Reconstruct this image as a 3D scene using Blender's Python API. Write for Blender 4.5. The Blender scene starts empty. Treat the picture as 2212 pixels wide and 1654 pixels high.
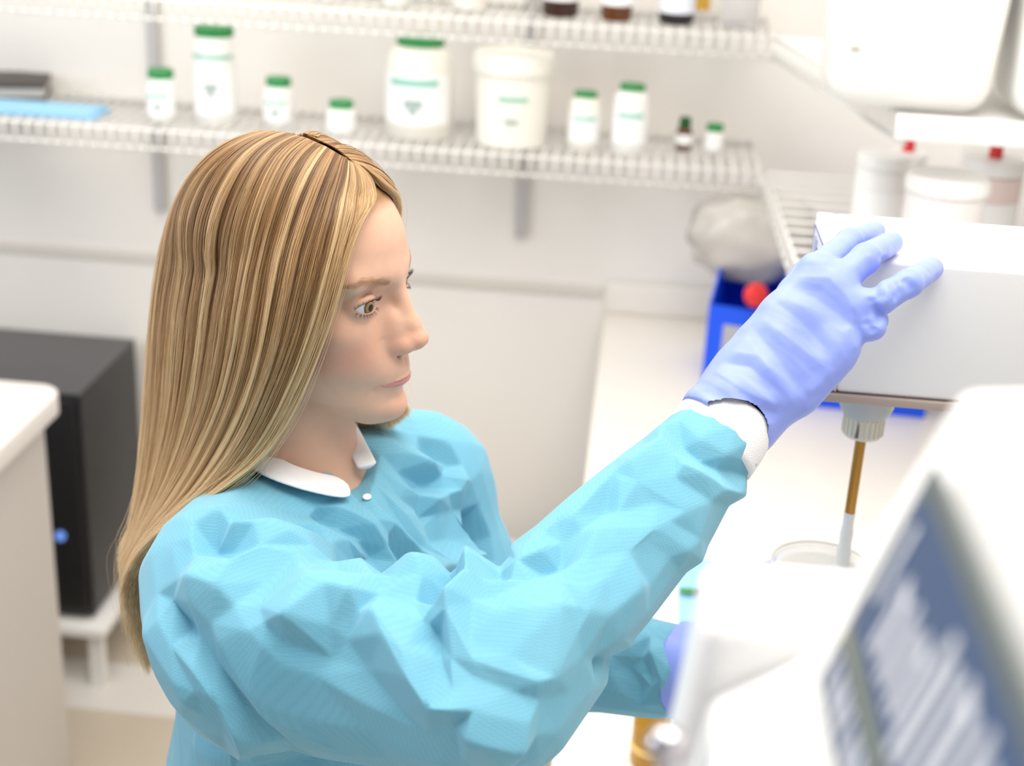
import bpy, bmesh, math, random
import numpy as np
from mathutils import Vector, Matrix, Euler

# ------------------------------------------------------------------ camera
scene = bpy.context.scene
C = scene.collection
CZ = 1.93
YAW, PIT, ROL = math.radians(4.5), math.radians(21.8), math.radians(3.0)
F = 3072.0
FW = np.array([-math.sin(YAW)*math.cos(PIT), math.cos(YAW)*math.cos(PIT), -math.sin(PIT)])
_R = np.array([math.cos(YAW), math.sin(YAW), 0.0])
_U = np.cross(_R, FW)
CR = _R*math.cos(ROL) + _U*math.sin(ROL)
CU = _U*math.cos(ROL) - _R*math.sin(ROL)
O = np.array([0.0, 0.0, CZ])
cam_data = bpy.data.cameras.new('camera')
cam = bpy.data.objects.new('camera', cam_data)
C.objects.link(cam)
cam_data.sensor_width = 36.0
cam_data.lens = 36.0*F/2212.0
cam_data.clip_start = 0.02
cam.matrix_world = Matrix(((CR[0], CU[0], -FW[0], O[0]), (CR[1], CU[1], -FW[1], O[1]),
                           (CR[2], CU[2], -FW[2], O[2]), (0, 0, 0, 1)))
cam_data.dof.use_dof = True
cam_data.dof.focus_distance = 1.06
cam_data.dof.aperture_fstop = 4.8
scene.camera = cam

# ------------------------------------------------------------------ light
world = bpy.data.worlds.new('world')
scene.world = world
world.use_nodes = True
bg = world.node_tree.nodes['Background']
bg.inputs['Color'].default_value = (0.97, 0.98, 1.0, 1)
bg.inputs['Strength'].default_value = 0.36

def area_light(name, loc, target, sx, sy, energy, color):
    l = bpy.data.lights.new(name, 'AREA')
    l.shape = 'RECTANGLE'; l.size = sx; l.size_y = sy
    l.energy = energy; l.color = color
    o = bpy.data.objects.new(name, l); C.objects.link(o)
    o.location = loc
    o.rotation_euler = (Vector(target)-Vector(loc)).to_track_quat('-Z', 'Y').to_euler()
    return o
area_light('ceiling_light', (0.35, 0.9, 3.1), (0.1, 1.2, 0.0), 1.8, 1.4, 38, (1.0, 0.95, 0.88))
area_light('ceiling_light', (-0.9, 1.75, 3.1), (-0.9, 2.0, 0.0), 1.4, 1.2, 25, (1.0, 0.95, 0.88))
area_light('window_light', (-2.6, 0.9, 2.0), (-0.4, 1.9, 1.2), 1.6, 1.4, 20, (0.88, 0.93, 1.0))

vs = scene.view_settings
vs.view_transform = 'Standard'
vs.look = 'None'
vs.gamma = 1.0
vs.use_curve_mapping = False
vs.exposure = 0.42
try:
    cy = scene.cycles
    cy.use_denoising = True
    cy.use_adaptive_sampling = True; cy.adaptive_threshold = 0.04
    cy.max_bounces = 7; cy.diffuse_bounces = 3; cy.glossy_bounces = 3; cy.transmission_bounces = 6; cy.transparent_max_bounces = 8
    cy.sample_clamp_indirect = 6.0; cy.caustics_reflective = False; cy.caustics_refractive = False
except Exception:
    pass

# ------------------------------------------------------------------ helpers
def ray(px, py): return CR*(px-1106)/F - CU*(py-827)/F + FW
def at(px, py, d): return O + ray(px, py)*d
def onz(px, py, z):
    r = ray(px, py); return O + r*(z-CZ)/r[2]
def ony(px, py, y):
    r = ray(px, py); return O + r*y/r[1]

def srgb(r, g, b):
    def f(c):
        c /= 255.0
        return c/12.92 if c <= 0.04045 else ((c+0.055)/1.055)**2.4
    return (f(r), f(g), f(b), 1.0)

MATS = {}
def mat(name, col, rough=0.5, metal=0.0, spec=0.5, noise=0.0, nscale=40.0, bump=0.0, bscale=200.0,
        trans=0.0, ior=1.45, sss=0.0, emit=0.0, coat=0.0, alpha=1.0):
    if name in MATS: return MATS[name]
    m = bpy.data.materials.new(name); m.use_nodes = True
    nt = m.node_tree; b = nt.nodes['Principled BSDF']
    b.inputs['Base Color'].default_value = col
    b.inputs['Roughness'].default_value = rough
    b.inputs['Metallic'].default_value = metal
    b.inputs['Specular IOR Level'].default_value = spec
    b.inputs['Transmission Weight'].default_value = trans
    b.inputs['IOR'].default_value = ior
    b.inputs['Coat Weight'].default_value = coat
    b.inputs['Alpha'].default_value = alpha
    if sss:
        b.inputs['Subsurface Weight'].default_value = sss
        b.inputs['Subsurface Radius'].default_value = (0.012, 0.005, 0.003)
        b.inputs['Subsurface Scale'].default_value = 1.0
    if emit:
        b.inputs['Emission Color'].default_value = col
        b.inputs['Emission Strength'].default_value = emit
    tc = nt.nodes.new('ShaderNodeTexCoord')
    if noise:
        n = nt.nodes.new('ShaderNodeTexNoise'); n.inputs['Scale'].default_value = nscale
        n.inputs['Detail'].default_value = 4
        nt.links.new(tc.outputs['Object'], n.inputs['Vector'])
        mx = nt.nodes.new('ShaderNodeMix'); mx.data_type = 'RGBA'
        mx.inputs['A'].default_value = tuple(c*(1-noise) for c in col[:3])+(1,)
        mx.inputs['B'].default_value = tuple(min(1, c*(1+noise)) for c in col[:3])+(1,)
        nt.links.new(n.outputs['Fac'], mx.inputs['Factor'])
        nt.links.new(mx.outputs['Result'], b.inputs['Base Color'])
    if bump:
        n2 = nt.nodes.new('ShaderNodeTexNoise'); n2.inputs['Scale'].default_value = bscale
        nt.links.new(tc.outputs['Object'], n2.inputs['Vector'])
        bp = nt.nodes.new('ShaderNodeBump'); bp.inputs['Strength'].default_value = bump
        bp.inputs['Distance'].default_value = 0.002
        nt.links.new(n2.outputs['Fac'], bp.inputs['Height'])
        nt.links.new(bp.outputs['Normal'], b.inputs['Normal'])
    MATS[name] = m
    return m

def link(o, parent=None):
    C.objects.link(o)
    if parent is not None: o.parent = parent
    return o
def tag(o, label=None, cat=None, group=None, kind=None):
    if label: o['label'] = label
    if cat: o['category'] = cat
    if group: o['group'] = group
    if kind: o['kind'] = kind
    return o
def empty(name, loc=(0, 0, 0), rz=0.0):
    o = bpy.data.objects.new(name, None); C.objects.link(o)
    o.location = loc; o.rotation_euler = (0, 0, rz); o.empty_display_size = 0.05
    return o
def from_py(name, verts, faces, m, parent=None, smooth=True):
    me = bpy.data.meshes.new(name)
    me.from_pydata([tuple(map(float, v)) for v in verts], [], [tuple(f) for f in faces])
    me.materials.append(m)
    if smooth:
        me.polygons.foreach_set('use_smooth', [True]*len(me.polygons))
    me.update()
    return link(bpy.data.objects.new(name, me), parent)
def from_np(name, v, q, m, parent=None):
    """fast mesh from numpy verts and quads"""
    me = bpy.data.meshes.new(name)
    v = np.asarray(v, np.float32); q = np.asarray(q, np.int32)
    me.vertices.add(len(v)); me.vertices.foreach_set('co', v.ravel())
    me.loops.add(q.size); me.loops.foreach_set('vertex_index', q.ravel())
    me.polygons.add(len(q))
    me.polygons.foreach_set('loop_start', np.arange(0, q.size, q.shape[1], dtype=np.int32))
    me.polygons.foreach_set('use_smooth', np.ones(len(q), bool))
    me.update(calc_edges=True); me.validate()
    me.materials.append(m)
    return link(bpy.data.objects.new(name, me), parent)
def from_bm(name, bm, m, parent=None, smooth=False):
    me = bpy.data.meshes.new(name); bm.to_mesh(me); bm.free()
    me.materials.append(m)
    if smooth:
        me.polygons.foreach_set('use_smooth', [True]*len(me.polygons))
    return link(bpy.data.objects.new(name, me), parent)
def add_box(bm, x0, x1, y0, y1, z0, z1):
    vs_ = [bm.verts.new(p) for p in ((x0,y0,z0),(x1,y0,z0),(x1,y1,z0),(x0,y1,z0),(x0,y0,z1),(x1,y0,z1),(x1,y1,z1),(x0,y1,z1))]
    for f in ((0,3,2,1),(4,5,6,7),(0,1,5,4),(1,2,6,5),(2,3,7,6),(3,0,4,7)):
        bm.faces.new([vs_[i] for i in f])
def box(name, b, m, parent=None, bevel=0.0, seg=3):
    bm = bmesh.new(); add_box(bm, *b)
    if bevel:
        bmesh.ops.bevel(bm, geom=list(bm.edges), offset=bevel, segments=seg, affect='EDGES', profile=0.5, clamp_overlap=True)
    o = from_bm(name, bm, m, parent, smooth=bool(bevel))
    if bevel: soft(o)
    return o
def soft(o, ang=40):
    me = o.data
    try:
        me.set_sharp_from_angle(angle=math.radians(ang))
    except Exception:
        pass
def lathe(name, prof, m, parent=None, n=40, loc=(0, 0, 0), sy=1.0):
    """prof: list of (r, z); closed on the axis where r == 0"""
    vs_, fs = [], []
    for (r, z) in prof:
        for k in range(n):
            a = 2*math.pi*k/n
            vs_.append((loc[0]+r*math.cos(a), loc[1]+r*math.sin(a)*sy, loc[2]+z))
    for i in range(len(prof)-1):
        for k in range(n):
            k2 = (k+1) % n
            fs.append((i*n+k, i*n+k2, (i+1)*n+k2, (i+1)*n+k))
    fs.append(tuple(reversed(range(n))))
    fs.append(tuple((len(prof)-1)*n+k for k in range(n)))
    o = from_py(name, vs_, fs, m, parent)
    soft(o, 45)
    return o
def prism(name, poly, axis, a0, a1, m, parent=None, bevel=0.0, seg=3):
    """extrude a 2D polygon along axis: 'x' -> poly is (y,z); 'y' -> (x,z); 'z' -> (x,y)"""
    bm = bmesh.new()
    def P(p, a):
        return {'x': (a, p[0], p[1]), 'y': (p[0], a, p[1]), 'z': (p[0], p[1], a)}[axis]
    v0 = [bm.verts.new(P(p, a0)) for p in poly]; v1 = [bm.verts.new(P(p, a1)) for p in poly]
    n = len(poly)
    bm.faces.new(v0); bm.faces.new(list(reversed(v1)))
    for i in range(n):
        bm.faces.new((v0[(i+1) % n], v0[i], v1[i], v1[(i+1) % n]))
    bmesh.ops.recalc_face_normals(bm, faces=list(bm.faces))
    if bevel:
        bmesh.ops.bevel(bm, geom=list(bm.edges), offset=bevel, segments=seg, affect='EDGES', profile=0.5, clamp_overlap=True)
    o = from_bm(name, bm, m, parent, smooth=bool(bevel))
    if bevel: soft(o)
    return o
def tubes(name, paths, r, m, parent=None, n=6):
    """several round wires joined in one mesh"""
    vs_, fs = [], []
    for p in paths:
        p = [Vector(q) for q in p]; base = len(vs_)
        for i, q in enumerate(p):
            t = (p[min(i+1, len(p)-1)]-p[max(i-1, 0)]).normalized()
            a = Vector((0, 0, 1)) if abs(t.z) < 0.9 else Vector((1, 0, 0))
            u = t.cross(a).normalized(); w = t.cross(u)
            for k in range(n):
                an = 2*math.pi*k/n
                vs_.append(q+u*math.cos(an)*r+w*math.sin(an)*r)
        for i in range(len(p)-1):
            for k in range(n):
                k2 = (k+1) % n
                fs.append((base+i*n+k, base+i*n+k2, base+(i+1)*n+k2, base+(i+1)*n+k))
        fs.append(tuple(base+k for k in reversed(range(n))))
        fs.append(tuple(base+(len(p)-1)*n+k for k in range(n)))
    return from_py(name, vs_, fs, m, parent)
def copy_tree(o, parent=None):
    c = o.copy(); C.objects.link(c); c.parent = parent
    for ch in list(o.children): copy_tree(ch, c)
    return c
rnd = random.Random(7)
# ------------------------------------------------------------------ the room
M_wall = mat('wall_paint', srgb(244, 240, 234), 0.7, noise=0.015, nscale=3, bump=0.05, bscale=120)
M_white = mat('white_plastic', srgb(243, 242, 240), 0.35)
M_floor = mat('vinyl_floor', srgb(205, 192, 174), 0.35, noise=0.03, nscale=12)
M_floor2 = mat('vinyl_floor_pale', srgb(228, 224, 218), 0.35, noise=0.02, nscale=12)
M_bench = mat('bench_laminate', srgb(238, 233, 225), 0.4, noise=0.012, nscale=30)
M_panel = mat('cabinet_panel', srgb(214, 208, 202), 0.5, noise=0.012, nscale=6)
M_wire = mat('white_coated_wire', srgb(240, 238, 234), 0.35)
M_track = mat('shelf_track', srgb(196, 194, 194), 0.4)

WY = 3.12            # back wall
WX = 0.70            # right wall
o = box('floor', (-3.2, 2.2, -1.2, WY+0.1, -0.05, 0.0), M_floor); tag(o, kind='structure')
fl = o
# pale rows of vinyl planks in the floor
k = 0
for (y0, y1) in ((2.99, 3.118), (2.62, 2.81), (2.05, 2.24), (1.48, 1.67)):
    x = -3.1
    while x < -0.02:
        w = 0.60
        box('plank', (x, min(x+w-0.003, -0.01), y0, y1, 0.0, 0.0015), M_floor2, fl)
        x += w
o = box('wall_back', (-3.2, WX+0.1, WY, WY+0.1, 0.0, 3.2), M_wall); tag(o, kind='structure')
o = box('wall_right', (WX, WX+0.1, 0.9, WY, 0.0, 3.2), M_wall); tag(o, kind='structure')
o = box('baseboard_back', (-3.2, -0.05, WY-0.012, WY, 0.0, 0.09), M_white, bevel=0.003); tag(o, kind='structure')
# shallow cable trunking along the back wall
o = box('trim_1', (-3.2, -0.05, WY-0.004, WY, 0.905, 0.935), mat('trunking', srgb(224, 218, 210), 0.5), bevel=0.002); tag(o, kind='structure')

# bench along the right wall
bench = empty('lab_bench', (0.3, 1.9, 0))
tag(bench, 'white laminate lab bench running along the right wall', 'bench')
def local(o, root):
    o.location = -root.location
    return o
local(box('worktop', (-0.04, WX-0.004, 0.0, WY-0.004, 0.845, 0.88), M_bench, bench, bevel=0.004), bench)
local(box('cabinet', (0.0, WX-0.004, 0.02, WY-0.004, 0.08, 0.845), M_panel, bench), bench)
local(box('plinth', (0.05, WX-0.004, 0.04, WY-0.004, 0.0, 0.08), M_track, bench), bench)
for i in range(5):
    d = local(box('door', (-0.016, 0.0, 0.05+i*0.6, 0.62+i*0.6, 0.1, 0.83), M_panel, bench, bevel=0.003), bench)
    box('handle', (-0.036, -0.0161, 0.5+i*0.6, 0.515+i*0.6, 0.62, 0.76), M_track, d, bevel=0.004)
local(box('upstand', (-0.04, WX-0.004, WY-0.022, WY-0.004, 0.88, 0.95), M_bench, bench, bevel=0.004), bench)

# counter on the left
ctr = empty('counter', (-1.5, 2.1, 0))
tag(ctr, 'white counter with rounded top corner at the left edge', 'counter')
cx, cy0, cy1 = -1.04, 1.2, 2.42
rr = 0.05
poly = [(-2.4, cy1), (-2.4, cy0), (cx, cy0)]
for i in range(9):
    a = math.pi/2*i/8
    poly.append((cx-rr+rr*math.cos(a), cy1-rr+rr*math.sin(a)))
local(prism('worktop', poly, 'z', 0.835, 0.88, mat('counter_top', srgb(240, 234, 228), 0.4), ctr, bevel=0.008), ctr)
local(box('end_panel', (-2.4, cx-0.035, cy0+0.02, cy1-0.035, 0.0, 0.835), M_panel, ctr), ctr)

# computer tower on the floor
M_black = mat('black_case', srgb(24, 24, 28), 0.35, noise=0.1, nscale=50)
M_blacktop = mat('black_case_top', srgb(84, 82, 84), 0.45)
PCZ = float(ony(212, 858, 2.72)[2])
stz = 0.165
st = empty('low_stand', (-1.30, 2.86, 0)); tag(st, 'low white stand under the black computer tower', 'stand')
box('platform', (-0.40, 0.19, -0.17, 0.22, stz-0.024, stz-0.0005), M_white, st, bevel=0.003)
for sx in (-0.37, 0.16):
    for sy in (-0.14, 0.19):
        box('leg', (sx-0.015, sx+0.015, sy-0.015, sy+0.015, 0, stz-0.0241), M_white, st)
pc = empty('computer_tower', (-1.30, 2.86, stz))
tag(pc, 'black computer tower standing on a low white stand behind the counter', 'computer')
PX1 = 0.155; PH = PCZ-stz
box('case', (-0.38, PX1, -0.13, 0.22, 0.012, PH-0.006), M_black, pc, bevel=0.006)
box('top_panel', (-0.38, PX1, -0.13, 0.22, PH-0.0059, PH), M_blacktop, pc, bevel=0.002)
box('front_panel', (-0.372, PX1-0.01, -0.142, -0.1302, 0.03, PH-0.016), M_black, pc, bevel=0.004)
bt = lathe('power_button', [(0.0, 0), (0.012, 0), (0.012, 0.006), (0.0, 0.006)], mat('blue_led', srgb(110, 150, 235), 0.3, emit=0.4), pc, n=20)
pb_ = ony(131, 1157, 2.716); bt.matrix_local = Matrix.Translation((pb_[0]+1.30, -0.1425, pb_[2]-stz)) @ Matrix.Rotation(math.pi/2, 4, 'X')
for sx in (-0.34, 0.12):
    for sy in (-0.10, 0.19):
        lathe('foot', [(0.012, 0.0003), (0.012, 0.0119)], M_black, pc, n=12, loc=(sx, sy, 0))

# waste bin behind her
wb = empty('waste_bin', (-0.26, 2.9, 0))
tag(wb, 'cream waste bin with rolled rim behind the reaching arm', 'bin')
lathe('bin_body', [(0.0, 0.004), (0.11, 0.004), (0.135, 0.29), (0.142, 0.295), (0.142, 0.305), (0.128, 0.305), (0.105, 0.02), (0.0, 0.02)],
      mat('cream_plastic', srgb(242, 238, 226), 0.4), wb)
lathe('liner_contents', [(0.0, 0.255), (0.06, 0.262), (0.11, 0.25), (0.119, 0.235)], mat('tan_paper', srgb(220, 205, 180), 0.8, noise=0.2, nscale=60), wb)

# ------------------------------------------------------------------ wire shelves
def wire_shelf(name, p0, p1, depth, z, label, gname, sp=0.0254, back_dir=(0, 1)):
    """front rail from p0 to p1 (x,y); wires run to the wall along back_dir"""
    root = empty(name, ((p0[0]+p1[0])/2, (p0[1]+p1[1])/2, z))
    tag(root, label, 'shelf', gname)
    ox, oy = root.location.x, root.location.y
    def L(x, y, dz): return (x-ox, y-oy, dz)
    bx, by = back_dir
    def rail(nm, t, dz, r=0.0036):
        tubes(nm, [[L(p0[0]+bx*t, p0[1]+by*t, dz), L(p1[0]+bx*t, p1[1]+by*t, dz)]], r, M_wire, root, n=8)
    rail('front_top_rail', 0, 0); rail('front_lower_rail', 0.0, -0.038)
    rail('cross_rail', depth*0.5, -0.006); rail('back_rail', depth-0.006, -0.002)
    n = int(math.hypot(p1[0]-p0[0], p1[1]-p0[1])/sp)
    paths = []
    for i in range(n+1):
        t = i/n
        x, y = p0[0]+(p1[0]-p0[0])*t, p0[1]+(p1[1]-p0[1])*t
        paths.append([L(x+bx*(depth-0.004), y+by*(depth-0.004), 0.003), L(x+bx*0.002, y+by*0.002, 0.003), L(x-bx*0.003, y-by*0.003, -0.002), L(x-bx*0.003, y-by*0.003, -0.040)])
    g = tubes('wire_grid', paths, 0.0026, M_wire, root, n=5); tag(g, kind='stuff')
    return root
ZL, ZU = 1.290, 1.553
SF = 2.82
wire_shelf('wire_shelf', (-2.3, SF), (0.25, SF), WY-SF, ZL, 'lower white wire shelf on the back wall carrying the row of white jars', 'white wire shelves')
wire_shelf('wire_shelf', (-2.3, SF), (0.25, SF), WY-SF, ZU, 'upper white wire shelf on the back wall, cut by the top of the picture', 'white wire shelves')
wire_shelf('wire_shelf', (0.252, SF-0.005), (0.385, 2.08), 0.295, ZU, 'upper white wire shelf along the right wall below the big jugs', 'white wire shelves', back_dir=(1, 0.0))
wire_shelf('wire_shelf', (0.262, SF-0.005), (0.272, 1.9), 0.40, ZL, 'lower white wire shelf along the right wall behind the mixer', 'white wire shelves', back_dir=(1, 0.0), sp=0.06)
for px in (345, 1130):
    p = ony(px, 400, WY-0.01)
    t = box('shelf_track', (-0.012, 0.012, -0.0095, 0.0099, -0.62, 0.62), M_track, None, bevel=0.002)
    t.location = (p[0], WY-0.01, 1.66)
    tag(t, 'grey slotted shelf track on the back wall at the %s of the jar row' % ('left end' if px < 500 else 'middle'), 'shelf track', 'shelf tracks')

# ------------------------------------------------------------------ jars on the lower shelf
M_jar = mat('white_hdpe', srgb(246, 245, 241), 0.35)
M_cream = mat('cream_hdpe', srgb(244, 242, 232), 0.35)
M_green = mat('green_cap', srgb(44, 140, 74), 0.4)
M_label = mat('paper_label', srgb(250, 250, 250), 0.6)
M_teal = mat('teal_print', srgb(150, 206, 190), 0.6)
M_print = mat('grey_print', srgb(168, 186, 182), 0.6)
M_amber = mat('amber_glass', srgb(96, 50, 12), 0.08, spec=0.6)
M_amber2 = mat('dark_amber_glass', srgb(56, 26, 16), 0.08, spec=0.6)
M_clear = mat('clear_glass', (0.97, 0.98, 1.0, 1), 0.03, trans=0.9, ior=1.1)
M_blackcap = mat('black_plastic', srgb(40, 34, 36), 0.4)

def curved_patch(name, r, z0, z1, a0, a1, m, parent, n=14, th=0.0006):
    """a printed label strip that follows a round jar; angles around z, -pi/2 faces the room"""
    vs_, fs = [], []
    for i in range(n+1):
        a = a0+(a1-a0)*i/n
        for (rr_, z) in ((r, z0), (r, z1), (r+th, z1), (r+th, z0)):
            vs_.append((rr_*math.cos(a), rr_*math.sin(a), z))
    for i in range(n):
        for k in range(4):
            fs.append((i*4+k, i*4+(k+1) % 4, (i+1)*4+(k+1) % 4, (i+1)*4+k))
    fs.append((0, 3, 2, 1)); fs.append((n*4, n*4+1, n*4+2, n*4+3))
    o = from_py(name, vs_, fs, m, parent); soft(o, 40)
    return o
def pose(px, pyb, z, w_px, back=None):
    p = onz(px, pyb, z)
    d = (p-O) @ FW
    r = w_px/F*d/2
    return p[0], p[1]+r*0.6, r, F/d
Q = -math.pi/2+0.05
def jar(px, pyb, pyt, wpx, cap_w, cap_h, label, shoulder=0.12, body=M_jar, capm=M_green, z=ZL+0.005, group='white jars on the lower shelf', name='jar', emblem=True, band=True, cat='jar'):
    x, y, r, s = pose(px, pyb, z, wpx)
    h = (pyb-pyt)/s/math.cos(PIT-0.18)*0.955
    root = empty(name, (x, y, z), rnd.uniform(-0.1, 0.1))
    tag(root, label, cat, group)
    ch = cap_h/s; cr = cap_w/s/2; hb = h-ch; sh = hb*shoulder
    prof = [(0, 0), (r*0.9, 0), (r, r*0.1), (r, hb-sh-r*0.15), (r*0.97, hb-sh)]
    for i in range(1, 6):
        t = i/6
        prof.append((r*0.97+(cr*0.93-r*0.97)*t**1.6, hb-sh+sh*math.sin(t*math.pi/2)*0.9))
    prof += [(cr*0.92, hb), (cr*0.92, hb+0.002), (0, hb+0.002)]
    lathe('jar_body', prof, body, root)
    c = lathe('cap', [(0, 0.002), (cr, 0.002), (cr, ch*0.9), (cr*0.95, ch), (0, ch)], capm, root, n=40, loc=(0, 0, hb))
    tag(c, 'green screw cap')
    lb = curved_patch('paper_label', r+0.0002, hb*0.18, hb*0.72, Q-1.25, Q+1.25, M_label, root)
    if band: curved_patch('print_band', r+0.0009, hb*0.60, hb*0.68, Q-0.75, Q+0.75, M_teal, lb)
    if emblem:
        curved_patch('print_emblem', r+0.0009, hb*0.36, hb*0.46, Q-0.28, Q+0.28, M_print, lb)
        curved_patch('print_emblem', r+0.0009, hb*0.29, hb*0.355, Q-0.12, Q+0.12, M_print, lb)
    return root
jar(345, 265, 150, 62, 55, 20, 'small white jar with green cap, leftmost on the lower shelf, beside the tall bottle')
# tall two-tier bottle
x, y, r, s = pose(460, 270, ZL+0.005, 90)
tb = empty('tall_bottle', (x, y, ZL+0.005)); tag(tb, 'tallest white bottle with green cap, left part of the lower shelf', 'bottle', 'white jars on the lower shelf')
H_ = 207/s
lathe('bottle_body', [(0, 0), (r*0.93, 0), (r, r*0.08), (r, H_*0.66), (r*0.97, H_*0.69), (r*0.95, H_*0.70), (r*0.95, H_*0.88), (r*0.88, H_*0.905), (0, H_*0.905)], M_jar, tb)
lathe('cap', [(0, 0), (r*0.93, 0), (r*0.93, H_*0.08), (r*0.88, H_*0.09), (0, H_*0.09)], M_green, tb, loc=(0, 0, H_*0.905))
lb = curved_patch('paper_label', r+0.0002, H_*0.12, H_*0.60, Q-1.3, Q+1.3, M_label, tb)
curved_patch('print_band', r*0.96+0.0012, H_*0.665+0.004, H_*0.71+0.004, Q-1.2, Q+1.2, M_teal, tb)
curved_patch('print_emblem', r+0.0009, H_*0.36, H_*0.44, Q-0.3, Q+0.3, M_print, lb); curved_patch('print_emblem', r+0.0009, H_*0.30, H_*0.355, Q-0.14, Q+0.14, M_print, lb)
jar(598, 275, 168, 64, 54, 19, 'small white jar with green cap between the tall bottle and the tiny squat jar')
jar(733, 290, 218, 64, 52, 17, 'squat small white jar with green cap just left of the largest jar', emblem=False, band=False)
jar(897, 300, 82, 146, 102, 19, 'largest round-shouldered white jar with green cap in the middle of the shelf', shoulder=0.22, body=M_cream)
# white pail
x, y, r, s = pose(1098, 318, ZL+0.005, 150)
pl = empty('pail', (x, y, ZL+0.005)); tag(pl, 'white plastic pail with snap lid and green print on the lower shelf', 'pail')
H_ = 197/s
lathe('pail_body', [(0, 0), (r*0.94, 0), (r, r*0.05), (r*1.10, H_*0.86), (r*1.10, H_*0.9), (0, H_*0.9)], M_cream, pl)
lathe('lid', [(0, H_*0.895), (r*1.17, H_*0.80), (r*1.18, H_*0.88), (r*1.16, H_*0.97), (r*1.12, H_), (r*1.05, H_*0.985), (0, H_*0.985)], M_cream, pl)
curved_patch('print_band', r*1.07+0.001, H_*0.53, H_*0.58, Q-0.35, Q+0.45, M_teal, pl)
curved_patch('print_emblem', r*1.04+0.002, H_*0.29, H_*0.34, Q-0.15, Q+0.2, M_print, pl)
jar(1257, 325, 198, 68, 50, 13, 'narrow cream bottle with green cap right of the white pail', body=M_cream, emblem=False, cat='bottle', name='bottle')
jar(1355, 333, 182, 76, 55, 14, 'bright white bottle with green cap right of the narrow cream bottle', emblem=False, cat='bottle', name='bottle')
def small_bottle(px, pyb, pyt, wpx, body, capm, label, cat='bottle', z=ZL+0.005, name='dropper_bottle', lab=True, caps=0.30, capw=0.75):
    x, y, r, s = pose(px, pyb, z, wpx)
    h = (pyb-pyt)/s
    root = empty(name, (x, y, z)); tag(root, label, cat)
    hb = h*(1-caps)
    lathe('bottle_body', [(0, 0), (r*0.9, 0), (r, r*0.12), (r, hb*0.78), (r*0.85, hb*0.9), (r*capw*0.75, hb*0.97), (r*capw*0.75, hb), (0, hb)], body, root, n=28)
    lathe('cap', [(0, 0.0005), (r*capw, 0.0005), (r*capw*0.9, h*caps), (0, h*caps)], capm, root, n=24, loc=(0, 0, hb))
    if lab: curved_patch('paper_label', r+0.0003, hb*0.28, hb*0.72, Q-1.6, Q+1.6, M_label, root)
    return root
small_bottle(1475, 325, 255, 36, M_amber, mat('dark_green_cap', srgb(28, 84, 44), 0.5), 'tiny amber dropper bottle with dark green cap near the shelf corner')
jar(1540, 328, 268, 42, 36, 17, 'tiniest white jar with green cap at the right end of the lower shelf', emblem=False, band=False)

# things on the upper shelf (only their lower ends are in the picture)
ZU2 = ZU+0.005
def upper(px, pyb, wpx, h, label, body, base=None, lab=None, cat='bottle', name='bottle', lab0=0.28):
    x, y, r, s = pose(px, pyb, ZU2, wpx)
    root = empty(name, (x, y, ZU2)); tag(root, label, cat)
    lathe('bottle_body', [(0, 0), (r*0.86, 0), (r, r*0.2), (r, h*0.72), (r*0.8, h*0.82), (r*0.4, h*0.88), (r*0.4, h*0.92), (0, h*0.92)], body, root, n=32)
    lathe('cap', [(0, h*0.9201), (r*0.5, h*0.9201), (r*0.5, h), (0, h)], M_blackcap, root, n=24)
    if base: lathe('base_band', [(r*1.004, r*0.2), (r*1.012, r*0.2), (r*1.012, r*0.75), (r*1.004, r*0.75)], base, root, n=32)
    if lab: curved_patch('paper_label', r+0.0004, h*lab0, h*0.7, Q-1.9, Q+1.9, lab, root)
    return root
upper(708, 4, 46, 0.16, 'small cream jar on the upper shelf, leftmost of those in view', M_cream)
upper(852, 14, 60, 0.17, 'white jar on the upper shelf above the largest jar', M_jar)
upper(1010, 22, 75, 0.17, 'pale jar with pinkish label on the upper shelf above the pail', M_jar, lab=mat('pink_label', srgb(244, 226, 218), 0.6), lab0=0.10)
upper(1208, 37, 80, 0.19, 'dark brown glass bottle on the upper shelf', M_amber2, lab=M_label, lab0=0.17)
upper(1330, 46, 68, 0.18, 'amber glass bottle with white label on the upper shelf', M_amber, lab=M_label, lab0=0.17)
upper(1460, 54, 76, 0.19, 'white-labelled bottle with black base on the upper shelf', M_blackcap, lab=mat('bluish_label', srgb(232, 238, 248), 0.5), lab0=0.12)
upper(1514, 38, 34, 0.15, 'narrow bottle with yellow label half hidden on the upper shelf', M_clear, lab=mat('yellow_label', srgb(226, 176, 70), 0.6), lab0=0.10)
upper(1597, 64, 82, 0.18, 'clear glass bottle at the right end of the upper shelf', mat('clear_plastic', (0.93, 0.94, 0.97, 1), 0.08, trans=0.75, ior=1.08))

# left end of the lower shelf: blue pad and dark binder
p0 = onz(120, 245, ZL+0.006)
pad = empty('folded_drape', (p0[0], p0[1], ZL+0.006)); tag(pad, 'folded light blue drape lying at the left end of the lower shelf', 'drape')
M_pad = mat('blue_drape', srgb(158, 208, 240), 0.8, noise=0.05, nscale=40, bump=0.3, bscale=150)
for i in range(3):
    box('fold_layer', (-0.20, 0.10-i*0.006, -0.045+i*0.004, 0.06, i*0.004+0.0002*i, i*0.004+0.0038), M_pad, pad, bevel=0.0015)
bd = empty('notebook', (p0[0]-0.20, p0[1]+0.14, ZL+0.006), 0.3); tag(bd, 'dark notebook stack at the far left end of the lower shelf', 'notebook')
box('cover', (-0.12, 0.12, -0.08, 0.08, 0, 0.012), mat('dark_cover', srgb(70, 64, 60), 0.5), bd, bevel=0.002)
box('pages', (-0.118, 0.118, -0.078, 0.078, 0.0121, 0.03), mat('pages', srgb(190, 186, 182), 0.7), bd)
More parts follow.
